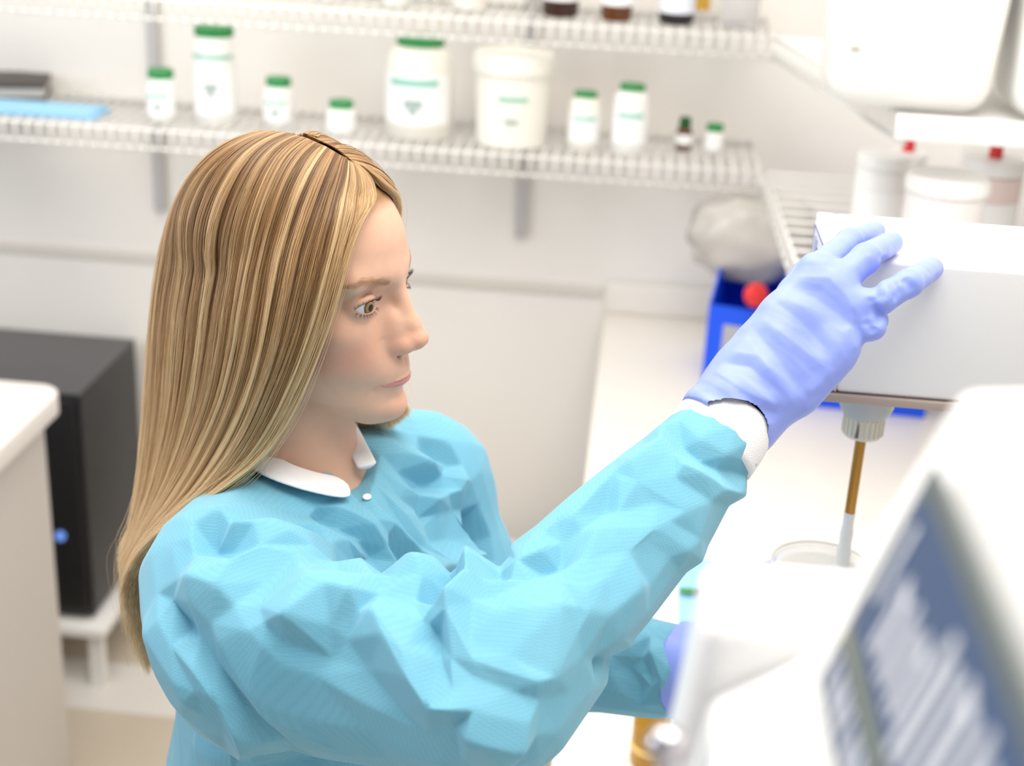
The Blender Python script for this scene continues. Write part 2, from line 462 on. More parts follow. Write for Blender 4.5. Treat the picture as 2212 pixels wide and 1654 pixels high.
box('cover', (-0.12, 0.12, -0.08, 0.08, 0.0301, 0.04), mat('dark_cover', srgb(70, 64, 60), 0.5), bd, bevel=0.002)

# ------------------------------------------------------------------ right wall: solid shelf, jugs, canisters
zsh = 1.5605
pf = onz(1985, 252, zsh); BD = 2.07-pf[1]
ps = empty('melamine_shelf', (0.5, pf[1], zsh)); tag(ps, 'white slotted shelf board on the right wall below the big jugs', 'shelf board')
sb = box('board', (pf[0]-0.5-0.03, WX-0.5-0.003, 0.0, BD, -0.022, 0), M_white, ps, bevel=0.003)
box('front_lip', (pf[0]-0.5-0.03, WX-0.5-0.003, -0.006, -0.0002, -0.034, -0.001), M_white, ps, bevel=0.002)
box('price_clip', (0.07, 0.115, -0.0085, -0.0062, -0.010, -0.002), mat('grey_clip', srgb(214, 214, 222), 0.4), ps)
for i in range(int((BD-0.02)/0.03)):
    box('slot_line', (pf[0]-0.5-0.01, WX-0.5-0.02, 0.02+i*0.03, 0.026+i*0.03, 0.0001, 0.0008), mat('slot_grey', srgb(214, 208, 204), 0.6), ps)
def jug(px0, px1, pyb, yb, label):
    """large square-shouldered plastic jug"""
    a, b = ony(px0, pyb, yb), ony(px1, pyb, yb)
    w = (b[0]-a[0])/2; xc = (a[0]+b[0])/2
    root = empty('jug', (xc, yb+w*0.8, zsh+0.001)); tag(root, label, 'jug', 'big white jugs')
    bm = bmesh.new(); add_box(bm, -w, w, -w*0.8, w*0.8, 0, 0.26)
    bmesh.ops.bevel(bm, geom=list(bm.edges), offset=w*0.32, segments=6, affect='EDGES', profile=0.5)
    for v in bm.verts:
        f = 1.0+0.10*(v.co.z/0.26)
        v.co.x *= f; v.co.y *= f
    o = from_bm('jug_body', bm, M_jar, root, smooth=True)
    lathe('cap', [(0, 0), (0.025, 0), (0.025, 0.022), (0, 0.022)], M_white, root, n=28, loc=(0, 0, 0.262))
    return root, w
j1, jw = jug(1795, 2150, 195, pf[1]+0.02, 'big white plastic jug with rounded corners above the mixer')
box('embossed_mark', (-jw*0.84, -jw*0.72, -jw*0.86-0.001, -jw*0.86, 0.083, 0.087), mat('olive_print', srgb(150, 148, 120), 0.6), j1)
a = ony(2172, 215, pf[1]+0.005)
j2 = empty('jug', (a[0]+jw*1.12+0.004, pf[1]+0.005+jw*0.8, zsh+0.001)); tag(j2, 'big white plastic jug with blue print cut by the right edge of the picture', 'jug', 'big white jugs')
for ch in j1.children:
    if ch.name.startswith('embossed'): continue
    c = ch.copy(); C.objects.link(c); c.parent = j2
for i in range(3):
    box('print_line', (-jw*0.80, -jw*0.45-i*0.008, -jw*0.862-0.0006, -jw*0.862, 0.115-i*0.012, 0.121-i*0.012), mat('blue_print', srgb(150, 156, 210), 0.6), j2)

M_red = mat('red_cap', srgb(222, 52, 52), 0.4)
M_frost = mat('frosted_plastic', srgb(238, 232, 232), 0.35)
M_pinkish = mat('pinkish_plastic', srgb(236, 216, 212), 0.4)
def canister(px, pyt, wpx, yy, m, label, red=True, ribs=False):
    z0 = ZL+0.006
    p = ony(px, pyt, yy); d = (p-O)@FW; r = wpx/F*d/2
    h = p[2]-z0
    root = empty('canister', (p[0], yy, z0)); tag(root, label, 'canister', 'canisters behind the mixer')
    lathe('canister_body', [(0, 0), (r*0.95, 0), (r, r*0.08), (r, h*0.84), (r*0.93, h*0.86), (0, h*0.86)], m, root)
    lathe('lid', [(0, 0), (r*1.02, 0), (r*1.03, h*0.11), (r*0.98, h*0.14), (0, h*0.14)], M_white, root, loc=(0, 0, h*0.8601))
    if ribs:
        for i in range(24):
            a_ = 2*math.pi*i/24
            rb = box('lid_rib', (r*1.02, r*1.06, -0.002, 0.002, h*0.87, h*0.97), M_white, root)
            rb.rotation_euler = (0, 0, a_)
    if red:
        lathe('red_cap', [(0, 0), (0.011, 0), (0.010, 0.022), (0, 0.022)], M_red, root, n=24, loc=(0, 0, h))
    curved_patch('paper_label', r+0.0004, h*0.25, h*0.6, Q-0.9, Q+0.9, M_label, root)
    return root
canister(1912, 332, 110, 2.35, M_white, 'plain white canister at the left end behind the mixer', red=False)
canister(1962, 326, 84, 2.58, M_white, 'white canister with red cap half hidden behind the plain canister')
canister(2050, 378, 170, 2.12, M_frost, 'frosted canister with ribbed lid behind the middle of the mixer', red=False, ribs=True)
canister(2150, 340, 130, 2.30, M_pinkish, 'pinkish canister with red cap at the right edge behind the mixer')

# ------------------------------------------------------------------ blue bin with bagged things on the bench
M_blue = mat('blue_bin_plastic', srgb(14, 84, 236), 0.4)
bb = empty('storage_bin', (0.335, 2.625, 0.8805), math.radians(-4)); tag(bb, 'low bright blue plastic bin on the bench below the mixer head', 'bin')
def P4(name, pts, t):
    return None
wB, dB, hB = 0.265, 0.24, 0.12
box('base', (0, wB, 0, dB, 0, 0.005), M_blue, bb)
prism('side_wall', [(0, 0.0051), (dB, 0.0051), (dB, hB), (0.05, hB), (0, 0.075)], 'x', 0, 0.006, M_blue, bb)
prism('side_wall', [(0, 0.0051), (dB, 0.0051), (dB, hB), (0.05, hB), (0, 0.075)], 'x', wB-0.006, wB, M_blue, bb)
box('front_wall', (0.0061, wB-0.0061, 0, 0.006, 0.0051, 0.075), M_blue, bb)
box('back_wall', (0.0061, wB-0.0061, dB-0.006, dB, 0.0051, hB), M_blue, bb)
tubes('rim', [[(0.003, 0.05, hB), (0.003, dB, hB), (wB-0.003, dB, hB), (wB-0.003, 0.05, hB)]], 0.006, M_blue, bb, n=8)

# tall blue magazine file with a grey card label
mf = empty('magazine_file', (0.262, 2.80, 0.8805), math.radians(-14)); tag(mf, 'bright blue magazine file with grey label beside the gloved wrist', 'file box')
w_, d_, h_ = 0.068, 0.10, 0.225
prism('side_wall', [(-d_, 0), (d_, 0), (d_, h_), (-d_*0.2, h_), (-d_, h_*0.72)], 'x', -w_, -w_+0.004, M_blue, mf)
prism('side_wall', [(-d_, 0), (d_, 0), (d_, h_), (-d_*0.2, h_), (-d_, h_*0.72)], 'x', w_-0.004, w_, M_blue, mf)
box('front_wall', (-w_+0.0041, w_-0.0041, -d_, -d_+0.004, 0, h_*0.72), M_blue, mf)
box('back_wall', (-w_+0.0041, w_-0.0041, d_-0.004, d_, 0, h_), M_blue, mf)
box('base', (-w_+0.0041, w_-0.0041, -d_+0.0041, d_-0.0041, 0, 0.004), M_blue, mf)
box('label_card', (-0.035, 0.045, -d_-0.0015, -d_-0.0003, 0.045, 0.125), mat('grey_card', srgb(172, 174, 180), 0.6), mf)
# bag of things in the blue bin
M_bag = mat('thin_clear_bag', (0.60, 0.57, 0.53, 1), 0.25, alpha=0.88)
def blob(name, loc, r, m, parent=None, sub=4, amp=0.18, fr=6.0, seed=0):
    bm = bmesh.new(); bmesh.ops.create_icosphere(bm, subdivisions=sub, radius=1.0)
    rs = np.random.RandomState(seed); ks = rs.normal(size=(10, 3))*fr*0.4; ph = rs.uniform(0, 6.28, 10)
    for v in bm.verts:
        n = np.array(v.co)
        d = sum(abs(math.sin(float(ks[i]@n)+ph[i])) for i in range(10))/10-0.6
        f = 1+amp*d*2
        v.co = Vector((n[0]*r[0]*f, n[1]*r[1]*f, n[2]*r[2]*f))
    o = from_bm(name, bm, m, parent, smooth=True); o.location = loc
    return o
bp = Vector((0.255, 2.86, 1.15))
bag = blob('plastic_bag', bp, (0.13, 0.09, 0.10), M_bag, amp=0.25, fr=9, seed=3)
tag(bag, 'crumpled greyish clear plastic bag sticking out of the blue magazine file', 'bag')
rc = lathe('red_lid', [(0, 0), (0.022, 0), (0.024, 0.006), (0.024, 0.016), (0.02, 0.02), (0, 0.022)], M_red, None, n=32)
pr = ony(1605, 632, 2.66); rc.matrix_world = Matrix.Translation((pr[0]+0.02, 2.665, pr[2]-0.005)) @ Matrix.Rotation(1.2, 4, 'X') @ Matrix.Rotation(0.5, 4, 'Y')
tag(rc, 'small red screw lid leaning on the blue magazine file', 'lid')

# ------------------------------------------------------------------ mixing instrument
BX0, BX1, BY0, BY1, BZ0, BZ1 = 0.1705, 0.60, 1.15, 1.297, 1.484, 1.604
M_mix = mat('mixer_enamel', srgb(240, 240, 239), 0.35, coat=0.1)
M_seam = mat('seam_grey', srgb(120, 112, 112), 0.6)
M_seam2 = mat('seam_yellowed', srgb(226, 214, 186), 0.6)
M_plate = mat('grey_brown_plate', srgb(176, 160, 148), 0.5)
M_navy = mat('navy_print', srgb(92, 108, 176), 0.6)
mx_ = empty('ointment_mixer', (0.38, 1.223, 0.881))
tag(mx_, 'white laboratory mixer with overhanging head under the gloved hand', 'mixer')
mx_loc = Vector(mx_.location)
def ML(o): o.location = -mx_loc; return o
ML(box('end_cap', (BX0, BX0+0.0155, BY0, BY1, BZ0, BZ1), M_mix, mx_, bevel=0.003))
ML(box('head_housing', (BX0+0.0165, BX1, BY0, BY1, BZ0, BZ1), M_mix, mx_, bevel=0.0045, seg=4))
ML(box('seam', (BX0+0.015, BX0+0.017, BY0+0.001, BY1-0.001, BZ0+0.001, BZ1-0.0008), M_seam2, mx_))
ML(box('bottom_plate', (BX0-0.002, BX1, BY0-0.003, BY1, BZ0-0.008, BZ0-0.0005), M_plate, mx_, bevel=0.001))
ML(box('seam', (BX0+0.002, BX1-0.002, BY0+0.0008, BY1-0.002, BZ0-0.0006, BZ0+0.0006), M_seam, mx_))
ML(box('column', (0.46, 0.60, 1.18, 1.297, 0.905, BZ0-0.0081), M_mix, mx_, bevel=0.006))
ML(box('foot', (0.33, 0.64, 1.06, 1.34, 0.8808, 0.9045), M_mix, mx_, bevel=0.006))
# end label plate
pl_ = ML(box('label_plate', (BX0-0.0010, BX0-0.0001, BY0+0.012, BY1-0.010, BZ0+0.018, BZ1-0.008), mat('pale_blue_label', srgb(226, 230, 242), 0.4), mx_))
M_lp = M_navy
for (y0, y1, z0, z1) in ((BY0+0.012, BY1-0.010, BZ1-0.0105, BZ1-0.0085), (BY0+0.012, BY1-0.010, BZ0+0.0185, BZ0+0.0205), (BY0+0.0125, BY0+0.0145, BZ0+0.0206, BZ1-0.0106), (BY1-0.0125, BY1-0.0105, BZ0+0.0206, BZ1-0.0106)):
    o = box('label_border', (BX0-0.0013, BX0-0.00101, y0, y1, z0, z1), M_lp, pl_)
box('label_picture', (BX0-0.0013, BX0-0.00101, BY0+0.03, BY1-0.025, BZ0+0.03, BZ0+0.072), mat('label_grey', srgb(176, 176, 186), 0.5), pl_)
fc = bpy.data.curves.new('label_lettering', 'FONT'); fc.body = 'Unguator'; fc.size = 0.026; fc.extrude = 0.0002; fc.align_x = 'CENTER'
fo_ = bpy.data.objects.new('lettering_curve', fc); C.objects.link(fo_)
lm = bpy.data.meshes.new_from_object(fo_.evaluated_get(bpy.context.evaluated_depsgraph_get())); bpy.data.objects.remove(fo_)
lm.materials.clear(); lm.materials.append(M_navy); fo = bpy.data.objects.new('label_lettering', lm); link(fo, pl_)
fo.matrix_local = Matrix.Translation((BX0-0.0013, (BY0+BY1)/2, BZ1-0.034)) @ Matrix.Rotation(-math.pi/2, 4, 'Z') @ Matrix.Rotation(math.pi/2, 4, 'X')
# chuck and stirring rod
rx, ry = 0.2265, 1.215
M_grey = mat('grey_collar', srgb(182, 186, 190), 0.45)
M_ivory = mat('ivory_knob', srgb(222, 218, 204), 0.5)
col_ = ML(lathe('collar', [(0, -0.034), (0.021, -0.034), (0.0245, -0.026), (0.025, 0.0), (0, 0.0)], M_grey, mx_, loc=(rx, ry, BZ0-0.0081)))
kn = ML(lathe('chuck_knob', [(0, -0.022), (0.0165, -0.022), (0.0178, -0.019), (0.0182, 0.0), (0, 0)], M_ivory, mx_, loc=(rx, ry, BZ0-0.0422)))
for i in range(24):
    a_ = 2*math.pi*i/24
    rb = box('grip_rib', (0.0176, 0.0190, -0.0011, 0.0011, -0.019, -0.002), M_ivory, kn)
    rb.matrix_local = Matrix.Translation((rx, ry, BZ0-0.0422)) @ Matrix.Rotation(a_, 4, 'Z')
tri = from_py('pointer_mark', [(-0.0016, -0.0195, -0.0185), (0.0016, -0.0195, -0.0185), (0.0004, -0.0195, -0.004), (-0.0016, -0.0187, -0.0185), (0.0016, -0.0187, -0.0185), (0.0004, -0.0187, -0.004)],
        [(0, 1, 2), (5, 4, 3), (0, 3, 4, 1), (1, 4, 5, 2), (2, 5, 3, 0)], M_seam, kn, smooth=False)
tri.matrix_local = Matrix.Translation((rx, ry, BZ0-0.0422)) @ Matrix.Rotation(-0.42, 4, 'Z')
M_brass = mat('amber_rod', srgb(176, 128, 52), 0.28, metal=0.55, noise=0.12, nscale=300)
zr1, zr2 = BZ0-0.0642, 1.338
rodp = []
ML(lathe('stirring_rod', [(0, 0), (0.0046, 0), (0.0049, 0.001), (0.0049, zr1-zr2), (0, zr1-zr2)], M_brass, mx_, n=24, loc=(rx, ry, zr2)))
M_frostclear = mat('frosted_sleeve', srgb(228, 230, 230), 0.3)
sl = [(0.0, 0.0), (0.0085, 0.0)]
for i in range(1, 13):
    sl.append((0.0085-0.0033*i/12+0.0004*math.sin(i*2.1), 0.088*i/13))
sl += [(0.0054, 0.084), (0.0055, 0.088), (0.0, 0.088)]
ML(lathe('sleeve', sl, M_frostclear, mx_, n=24, loc=(rx, ry, zr2-0.088+0.003)))

# jar with clear lid held under the rod
jx, jy, jz = 0.206, 1.205, 1.286
jr = empty('mixing_jar', (jx, jy, 1.20)); tag(jr, 'clear-lidded white mixing jar held up to the stirring rod', 'jar')
lathe('jar_body', [(0, 0), (0.040, 0), (0.042, 0.003), (0.042, 0.080), (0.0405, 0.080), (0.0395, 0.006), (0, 0.006)], M_jar, jr)
lathe('ointment', [(0, 0.0061), (0.039, 0.0061), (0.039, 0.066), (0.02, 0.069), (0, 0.067)], mat('white_ointment', srgb(240, 238, 226), 0.4, bump=0.6, bscale=90), jr)
M_lidclear = mat('clear_lid', (0.93, 0.94, 0.94, 1), 0.12, bump=0.5, bscale=220, alpha=0.38)
lathe('lid', [(0.012, 0.0845), (0.0455, 0.0845), (0.0465, 0.076), (0.0475, 0.076), (0.0475, 0.087), (0.0445, 0.089), (0.042, 0.0862), (0.012, 0.0862)], M_lidclear, jr, n=48)
tubes('lid_rim', [[(0.0465*math.cos(t*math.pi/24), 0.0465*math.sin(t*math.pi/24), 0.0885) for t in range(49)]], 0.0012, mat('rim_plastic', srgb(220, 220, 216), 0.2, alpha=0.7), jr)

# ------------------------------------------------------------------ bench items
pd = empty('bench_pad', (0.28, 1.86, 0.8803)); tag(pd, 'light blue absorbent pad lying flat on the bench', 'pad')
box('pad_sheet', (-0.165, 0.2, -0.105, 0.09, 0, 0.004), M_pad, pd, bevel=0.0015)
box('folded_corner', (-0.165, -0.06, -0.104, -0.05, 0.0041, 0.0075), M_pad, pd, bevel=0.0012)
pn_p = onz(1500, 1283, 0.889)
pn = empty('marker_pen', (pn_p[0], pn_p[1], 0.8935)); tag(pn, 'small green and black marker pen lying on the blue pad', 'pen')
o = lathe('barrel', [(0, 0), (0.0045, 0.001), (0.005, 0.07), (0, 0.07)], M_blackcap, pn, n=16); o.matrix_local = Matrix.Rotation(math.pi/2, 4, 'Y')
o = lathe('cap', [(0, -0.022), (0.0045, -0.022), (0.0052, -0.0002), (0, -0.0002)], mat('pen_green', srgb(70, 150, 80), 0.4), pn, n=16); o.matrix_local = Matrix.Rotation(math.pi/2, 4, 'Y')
ab_p = onz(1402, 1654, 0.8815)
ab = empty('amber_bottle', (ab_p[0], ab_p[1]+0.01, 0.8805)); tag(ab, 'golden amber bottle on the bench below the far sleeve', 'bottle')
lathe('bottle_body', [(0, 0), (0.021, 0), (0.0235, 0.004), (0.0235, 0.075), (0.02, 0.09), (0.012, 0.098), (0.012, 0.108), (0, 0.108)], mat('golden_glass', srgb(206, 150, 52), 0.12, trans=0.25, ior=1.3), ab)
lathe('cap', [(0, 0), (0.0145, 0), (0.0145, 0.018), (0, 0.018)], M_white, ab, loc=(0, 0, 0.1085), n=24)
lathe('shoulder_ring', [(0.0236, 0.02), (0.0242, 0.022), (0.0242, 0.03), (0.0236, 0.032)], mat('gold_band', srgb(232, 190, 110), 0.3), ab)

# ------------------------------------------------------------------ display instrument in the foreground
M_dev = mat('display_housing', srgb(244, 243, 242), 0.4)
dv = empty('display_instrument', (0.2, 0.32, 0.8805)); tag(dv, 'large white instrument with slanted blue screen in the near foreground', 'instrument')
dl = Vector(dv.location)
def DL(o): o.location = -dl; return o
P0 = Vector((0.0952, 0, 1.7599)); P1 = Vector((0.0721, 0, 1.685)); dS = (P1-P0); Ls = dS.length; dS.normalize()
nS = Vector((dS.z, 0, -dS.x)); nS = nS if nS.x < 0 else -nS
top = P0-dS*0.010; bot = P1+dS*0.014
prism_poly = [(0.30, 0.8809), (0.30, 1.7935), (top.x+0.007, top.z+0.0035), (bot.x, bot.z), (0.0406, 1.6535), (0.0322, 1.601), (0.028, 0.8809)]
DL(prism('housing', prism_poly, 'y', 0.12, 0.4186, M_dev, dv, bevel=0.0055, seg=4))
side = [(0.22, 0.8809), (0.22, 1.6836)] + [(0.0364, 1.6801), (0.0336, 1.643), (0.0308, 1.6115), (0.0252, 1.58), (0.0168, 1.531)] + [(0.0168, 0.8809)]
DL(prism('printer_module', side, 'y', 0.42, 0.4704, M_dev, dv, bevel=0.0085, seg=5))
M_scr = mat('lcd_blue', srgb(74, 92, 124), 0.5, spec=0.2)
M_olive = mat('lcd_border', srgb(104, 112, 112), 0.5, spec=0.2)
M_olive2 = mat('lcd_divider', srgb(126, 132, 116), 0.5, spec=0.2)
M_gly = mat('lcd_glyph', srgb(222, 224, 230), 0.5)
def on_face(u, v, off):          # u: metres along the reading direction (towards the near side), v: metres down from the top edge
    p = P0+dS*v+nS*off
    return Vector((p.x, 0.385-u*0.7, p.z))
def face_plate(name, u0, u1, v0, v1, o0, o1, m, parent, skew=0.0):
    vs_ = []
    for off in (o0, o1):
        for (u, v) in ((u0, v0), (u1, v0), (u1, v1), (u0, v1)):
            vs_.append(on_face(u+skew*(v-v0), v, off))
    return from_py(name, vs_, [(0, 1, 2, 3), (7, 6, 5, 4), (0, 4, 5, 1), (1, 5, 6, 2), (2, 6, 7, 3), (3, 7, 4, 0)], m, parent, smooth=False)
# the face of the housing lies on P0-P1; frame and screen sit on it
scr = face_plate('screen_frame', 0.0, 0.30, 0.0, Ls, 0.0003, 0.0022, M_olive, dv); DL(scr)
face_plate('screen', 0.008, 0.292, 0.007, Ls*0.70, 0.00221, 0.0027, M_scr, scr)
face_plate('screen', 0.008, 0.292, Ls*0.78, Ls-0.003, 0.00221, 0.0027, M_scr, scr)
face_plate('screen_divider', 0.004, 0.296, Ls*0.705, Ls*0.775, 0.00221, 0.0030, M_olive2, scr)
u = 0.018
pat = [(1, 0), (1, 1), (1, 1), (1, 1), (0, 1), (1, 1), (1, 1), (1, 1)]
for k in range(9):
    big = k >= 4
    w = 0.0145 if not big else 0.0195
    v0, v1 = (0.014, Ls*0.52) if k == 0 else (Ls*0.30, Ls*0.62) if not big else (Ls*0.18, Ls*0.66)
    g = face_plate('screen_glyph', u, u+w*0.34, v0, v1, 0.00271, 0.0031, M_gly, scr, skew=-0.05)
    if k: face_plate('screen_glyph', u+w*0.62, u+w*0.95, v0+0.003, v1-0.001, 0.00271, 0.0031, M_gly, scr, skew=-0.05)
    if k % 2: face_plate('screen_glyph', u+w*0.36, u+w*0.60, v0+0.0015, v0+0.0065, 0.00271, 0.0031, M_gly, scr)
    u += w*1.45
u = 0.012
for k in range(12):
    w = 0.010
    face_plate('screen_glyph', u, u+w*0.4, Ls*0.81, Ls*0.95, 0.00271, 0.0031, M_gly, scr, skew=-0.05)
    if k % 3: face_plate('screen_glyph', u+w*0.6, u+w*0.9, Ls*0.82, Ls*0.94, 0.00271, 0.0031, M_gly, scr, skew=-0.05)
    u += w*1.4
kb = at(1440, 1610, 0.47)
DL(lathe('metal_knob', [(0, -0.03), (0.003, -0.03), (0.003, -0.0065), (0.006, -0.0042), (0.007, 0.0), (0.006, 0.0042), (0.003, 0.0065), (0, 0.0067)],
         mat('chrome', srgb(205, 200, 204), 0.12, metal=1.0), dv, n=24, loc=(kb[0], kb[1], kb[2])))
DL(box('knob_bracket', (kb[0]-0.005, 0.035, kb[1]-0.006, kb[1]+0.006, kb[2]-0.04, kb[2]-0.0305), mat('grey_metal', srgb(150, 146, 148), 0.35, metal=0.8), dv, bevel=0.002))
# ------------------------------------------------------------------ implicit surfaces -> meshes
def s_un(a, b, k):
    h = np.clip(0.5+0.5*(b-a)/k, 0, 1)
    return b*(1-h)+a*h-k*h*(1-h)
def s_sub(a, b, k): return -s_un(-a, b, k)
def ell(p, c, r):
    q = (p-np.asarray(c, np.float32))
    k0 = np.sqrt(((q/np.asarray(r, np.float32))**2).sum(-1)); k1 = np.sqrt(((q/np.asarray(r, np.float32)**2)**2).sum(-1))
    return k0*(k0-1)/np.maximum(k1, 1e-6)
def rcone(p, a, b, r1, r2):
    a = np.asarray(a, np.float32); b = np.asarray(b, np.float32); ab = b-a
    t = np.clip(((p-a)@ab)/(ab@ab), 0, 1)
    return np.sqrt((((p-a)-t[:, None]*ab)**2).sum(-1))-(r1+(r2-r1)*t)
def polydist(p, pts):
    """distance to a polyline and the side-parameter along it"""
    best = np.full(len(p), 1e9, np.float32); tt = np.zeros(len(p), np.float32)
    n = len(pts)-1
    for i in range(n):
        a = np.asarray(pts[i], np.float32); ab = np.asarray(pts[i+1], np.float32)-a
        t = np.clip(((p-a)@ab)/max(float(ab@ab), 1e-9), 0, 1)
        d = np.sqrt((((p-a)-t[:, None]*ab)**2).sum(-1))
        m = d < best; best[m] = d[m]; tt[m] = (i+t[m])/n
    return best, tt
def gauss(d2): return np.exp(-d2)
def surface(sdf, lo, hi, h, newton=2):
    """sparse surface nets; returns vertices and quads"""
    lo = np.asarray(lo, np.float32); hi = np.asarray(hi, np.float32)
    B = 8
    nb = np.ceil((hi-lo)/(h*B)).astype(int); n = nb*B+1
    g = np.zeros(n, np.float32)
    bc = np.stack(np.meshgrid(*[np.arange(k) for k in nb], indexing='ij'), -1).reshape(-1, 3)
    cen = lo+(bc+0.5)*B*h
    dv_ = np.concatenate([sdf(c.astype(np.float32)) for c in np.array_split(cen, max(1, len(cen)//200000))])
    rad = B*h*0.87*1.25
    act = np.abs(dv_) < rad
    off = np.stack(np.meshgrid(*[np.arange(B+1)]*3, indexing='ij'), -1).reshape(-1, 3)
    # far blocks
    big = np.repeat(np.repeat(np.repeat(dv_.reshape(nb), B, 0), B, 1), B, 2)
    g[:-1, :-1, :-1] = big; g[-1] = g[-2]; g[:, -1] = g[:, -2]; g[:, :, -1] = g[:, :, -2]
    ab = bc[act]
    for ch in np.array_split(ab, max(1, len(ab)*729//800000)):
        idx = (ch[:, None, :]*B+off[None]).reshape(-1, 3)
        g[idx[:, 0], idx[:, 1], idx[:, 2]] = sdf((lo+idx*h).astype(np.float32))
    s = g < 0
    c = s[:-1, :-1, :-1].astype(np.int8)
    tot = np.zeros_like(c)
    for dx in (0, 1):
        for dy in (0, 1):
            for dz in (0, 1):
                tot += s[dx:n[0]-1+dx, dy:n[1]-1+dy, dz:n[2]-1+dz]
    cell = np.argwhere((tot > 0) & (tot < 8))
    vid = np.full(tot.shape, -1, np.int32); vid[cell[:, 0], cell[:, 1], cell[:, 2]] = np.arange(len(cell))
    acc = np.zeros((len(cell), 3), np.float32); cnt = np.zeros(len(cell), np.float32)
    co = [(0,0,0),(1,0,0),(0,1,0),(1,1,0),(0,0,1),(1,0,1),(0,1,1),(1,1,1)]
    for a, b in ((0,1),(2,3),(4,5),(6,7),(0,2),(1,3),(4,6),(5,7),(0,4),(1,5),(2,6),(3,7)):
        A = np.array(co[a]); Bq = np.array(co[b]); ia = cell+A; ib = cell+Bq
        va = g[ia[:, 0], ia[:, 1], ia[:, 2]]; vb = g[ib[:, 0], ib[:, 1], ib[:, 2]]
        m = (va < 0) != (vb < 0)
        t = np.where(m, va/np.where(m, va-vb, 1), 0)
        acc += np.where(m[:, None], A+(Bq-A)*t[:, None], 0); cnt += m
    v = lo+(cell+acc/cnt[:, None])*h
    quads = []
    for ax in range(3):
        o1, o2 = [(1, 2), (2, 0), (0, 1)][ax]
        sl0 = [slice(None)]*3; sl1 = [slice(None)]*3
        sl0[ax] = slice(0, -1); sl1[ax] = slice(1, None)
        s0 = s[tuple(sl0)]; s1 = s[tuple(sl1)]
        e = np.argwhere(s0 != s1)
        e = e[(e[:, o1] > 0) & (e[:, o2] > 0) & (e[:, o1] < n[o1]-1) & (e[:, o2] < n[o2]-1)]
        def V(d1, d2):
            k = e.copy(); k[:, o1] += d1; k[:, o2] += d2
            return vid[k[:, 0], k[:, 1], k[:, 2]]
        q = np.stack([V(-1, -1), V(0, -1), V(0, 0), V(-1, 0)], 1)
        flip = ~s0[e[:, 0], e[:, 1], e[:, 2]]
        q[flip] = q[flip][:, ::-1]
        quads.append(q)
    q = np.concatenate(quads); q = q[(q >= 0).all(1)]
    v = v.astype(np.float32)
    for _ in range(newton):
        d = sdf(v); gr = grad(sdf, v, h*0.5)
        g2 = np.maximum((gr**2).sum(-1), 0.25)
        v = v-np.clip(d/g2, -h, h)[:, None]*gr
    return v, q
def grad(sdf, v, e):
    gr = np.empty_like(v)
    for ax in range(3):
        dd = np.zeros(3, np.float32); dd[ax] = e
        gr[:, ax] = (sdf(v+dd)-sdf(v-dd))/(2*e)
    return gr
def smooth_verts(v, q, it=1, lam=0.5):
    e = np.concatenate([q[:, [0, 1]], q[:, [1, 2]], q[:, [2, 3]], q[:, [3, 0]]])
    for _ in range(it):
        acc = np.zeros_like(v); cnt = np.zeros(len(v), np.float32)
        np.add.at(acc, e[:, 0], v[e[:, 1]]); np.add.at(acc, e[:, 1], v[e[:, 0]])
        np.add.at(cnt, e[:, 0], 1); np.add.at(cnt, e[:, 1], 1)
        v = v+lam*(acc/np.maximum(cnt, 1)[:, None]-v)
    return v.astype(np.float32)
def vnormals(v, q):
    fn = np.cross(v[q[:, 2]]-v[q[:, 0]], v[q[:, 3]]-v[q[:, 1]])
    n = np.zeros_like(v)
    for k in range(4): np.add.at(n, q[:, k], fn)
    return n/np.maximum(np.linalg.norm(n, axis=1), 1e-9)[:, None]
def color_attr(o, cols):
    at_ = o.data.color_attributes.new('tint', 'FLOAT_COLOR', 'POINT')
    c4 = np.ones((len(cols), 4), np.float32); c4[:, :3] = cols
    at_.data.foreach_set('color', c4.ravel())
def raymarch(sdf, px, py, d0=0.6, d1=2.0, eps=0.0006):
    """3D points where pixel rays meet an implicit surface"""
    r = np.array([ray(a, b) for a, b in zip(px, py)], np.float32)
    ln = np.linalg.norm(r, axis=1)
    t = np.full(len(r), d0, np.float32)
    for _ in range(90):
        p = (O+r*t[:, None]).astype(np.float32)
        t = np.minimum(t+np.maximum(sdf(p), -0.02)*0.8/ln, d1)
    return (O+r*t[:, None]).astype(np.float32)
# ------------------------------------------------------------------ the person: head
HO = at(640, 588, 1.15)                              # ear level, centre of the head
HYAW, HPIT, HROL = math.radians(-13), math.radians(2.0), math.radians(0)
HM = Matrix.Translation(Vector(HO)) @ Euler((HROL, HPIT, HYAW), 'XYZ').to_matrix().to_4x4() @ Matrix.Scale(0.01, 4)
HMi = np.array(HM.inverted(), np.float32); HMn = np.array(HM, np.float32)
def h2w(p): p = np.asarray(p, np.float32).reshape(-1, 3); return p@HMn[:3, :3].T+HMn[:3, 3]
def w2h(p): p = np.asarray(p, np.float32).reshape(-1, 3); return p@HMi[:3, :3].T+HMi[:3, 3]
EYE = np.array([7.0, 3.35, -0.33], np.float32); ER = 1.27
EYE_YAW = math.radians(6)                            # almond turned slightly outwards
LUP = lambda a: 0.38*np.clip(1-np.abs((a-0.03)/np.where(a > 0, 1.04, 0.92))**2.2, -2, 1)+0.03-0.06*a
LLO = lambda a: -0.30*np.clip(1-np.abs((a-0.07)/np.where(a > 0, 1.02, 0.94))**2.2, -2, 1)-0.01-0.06*a
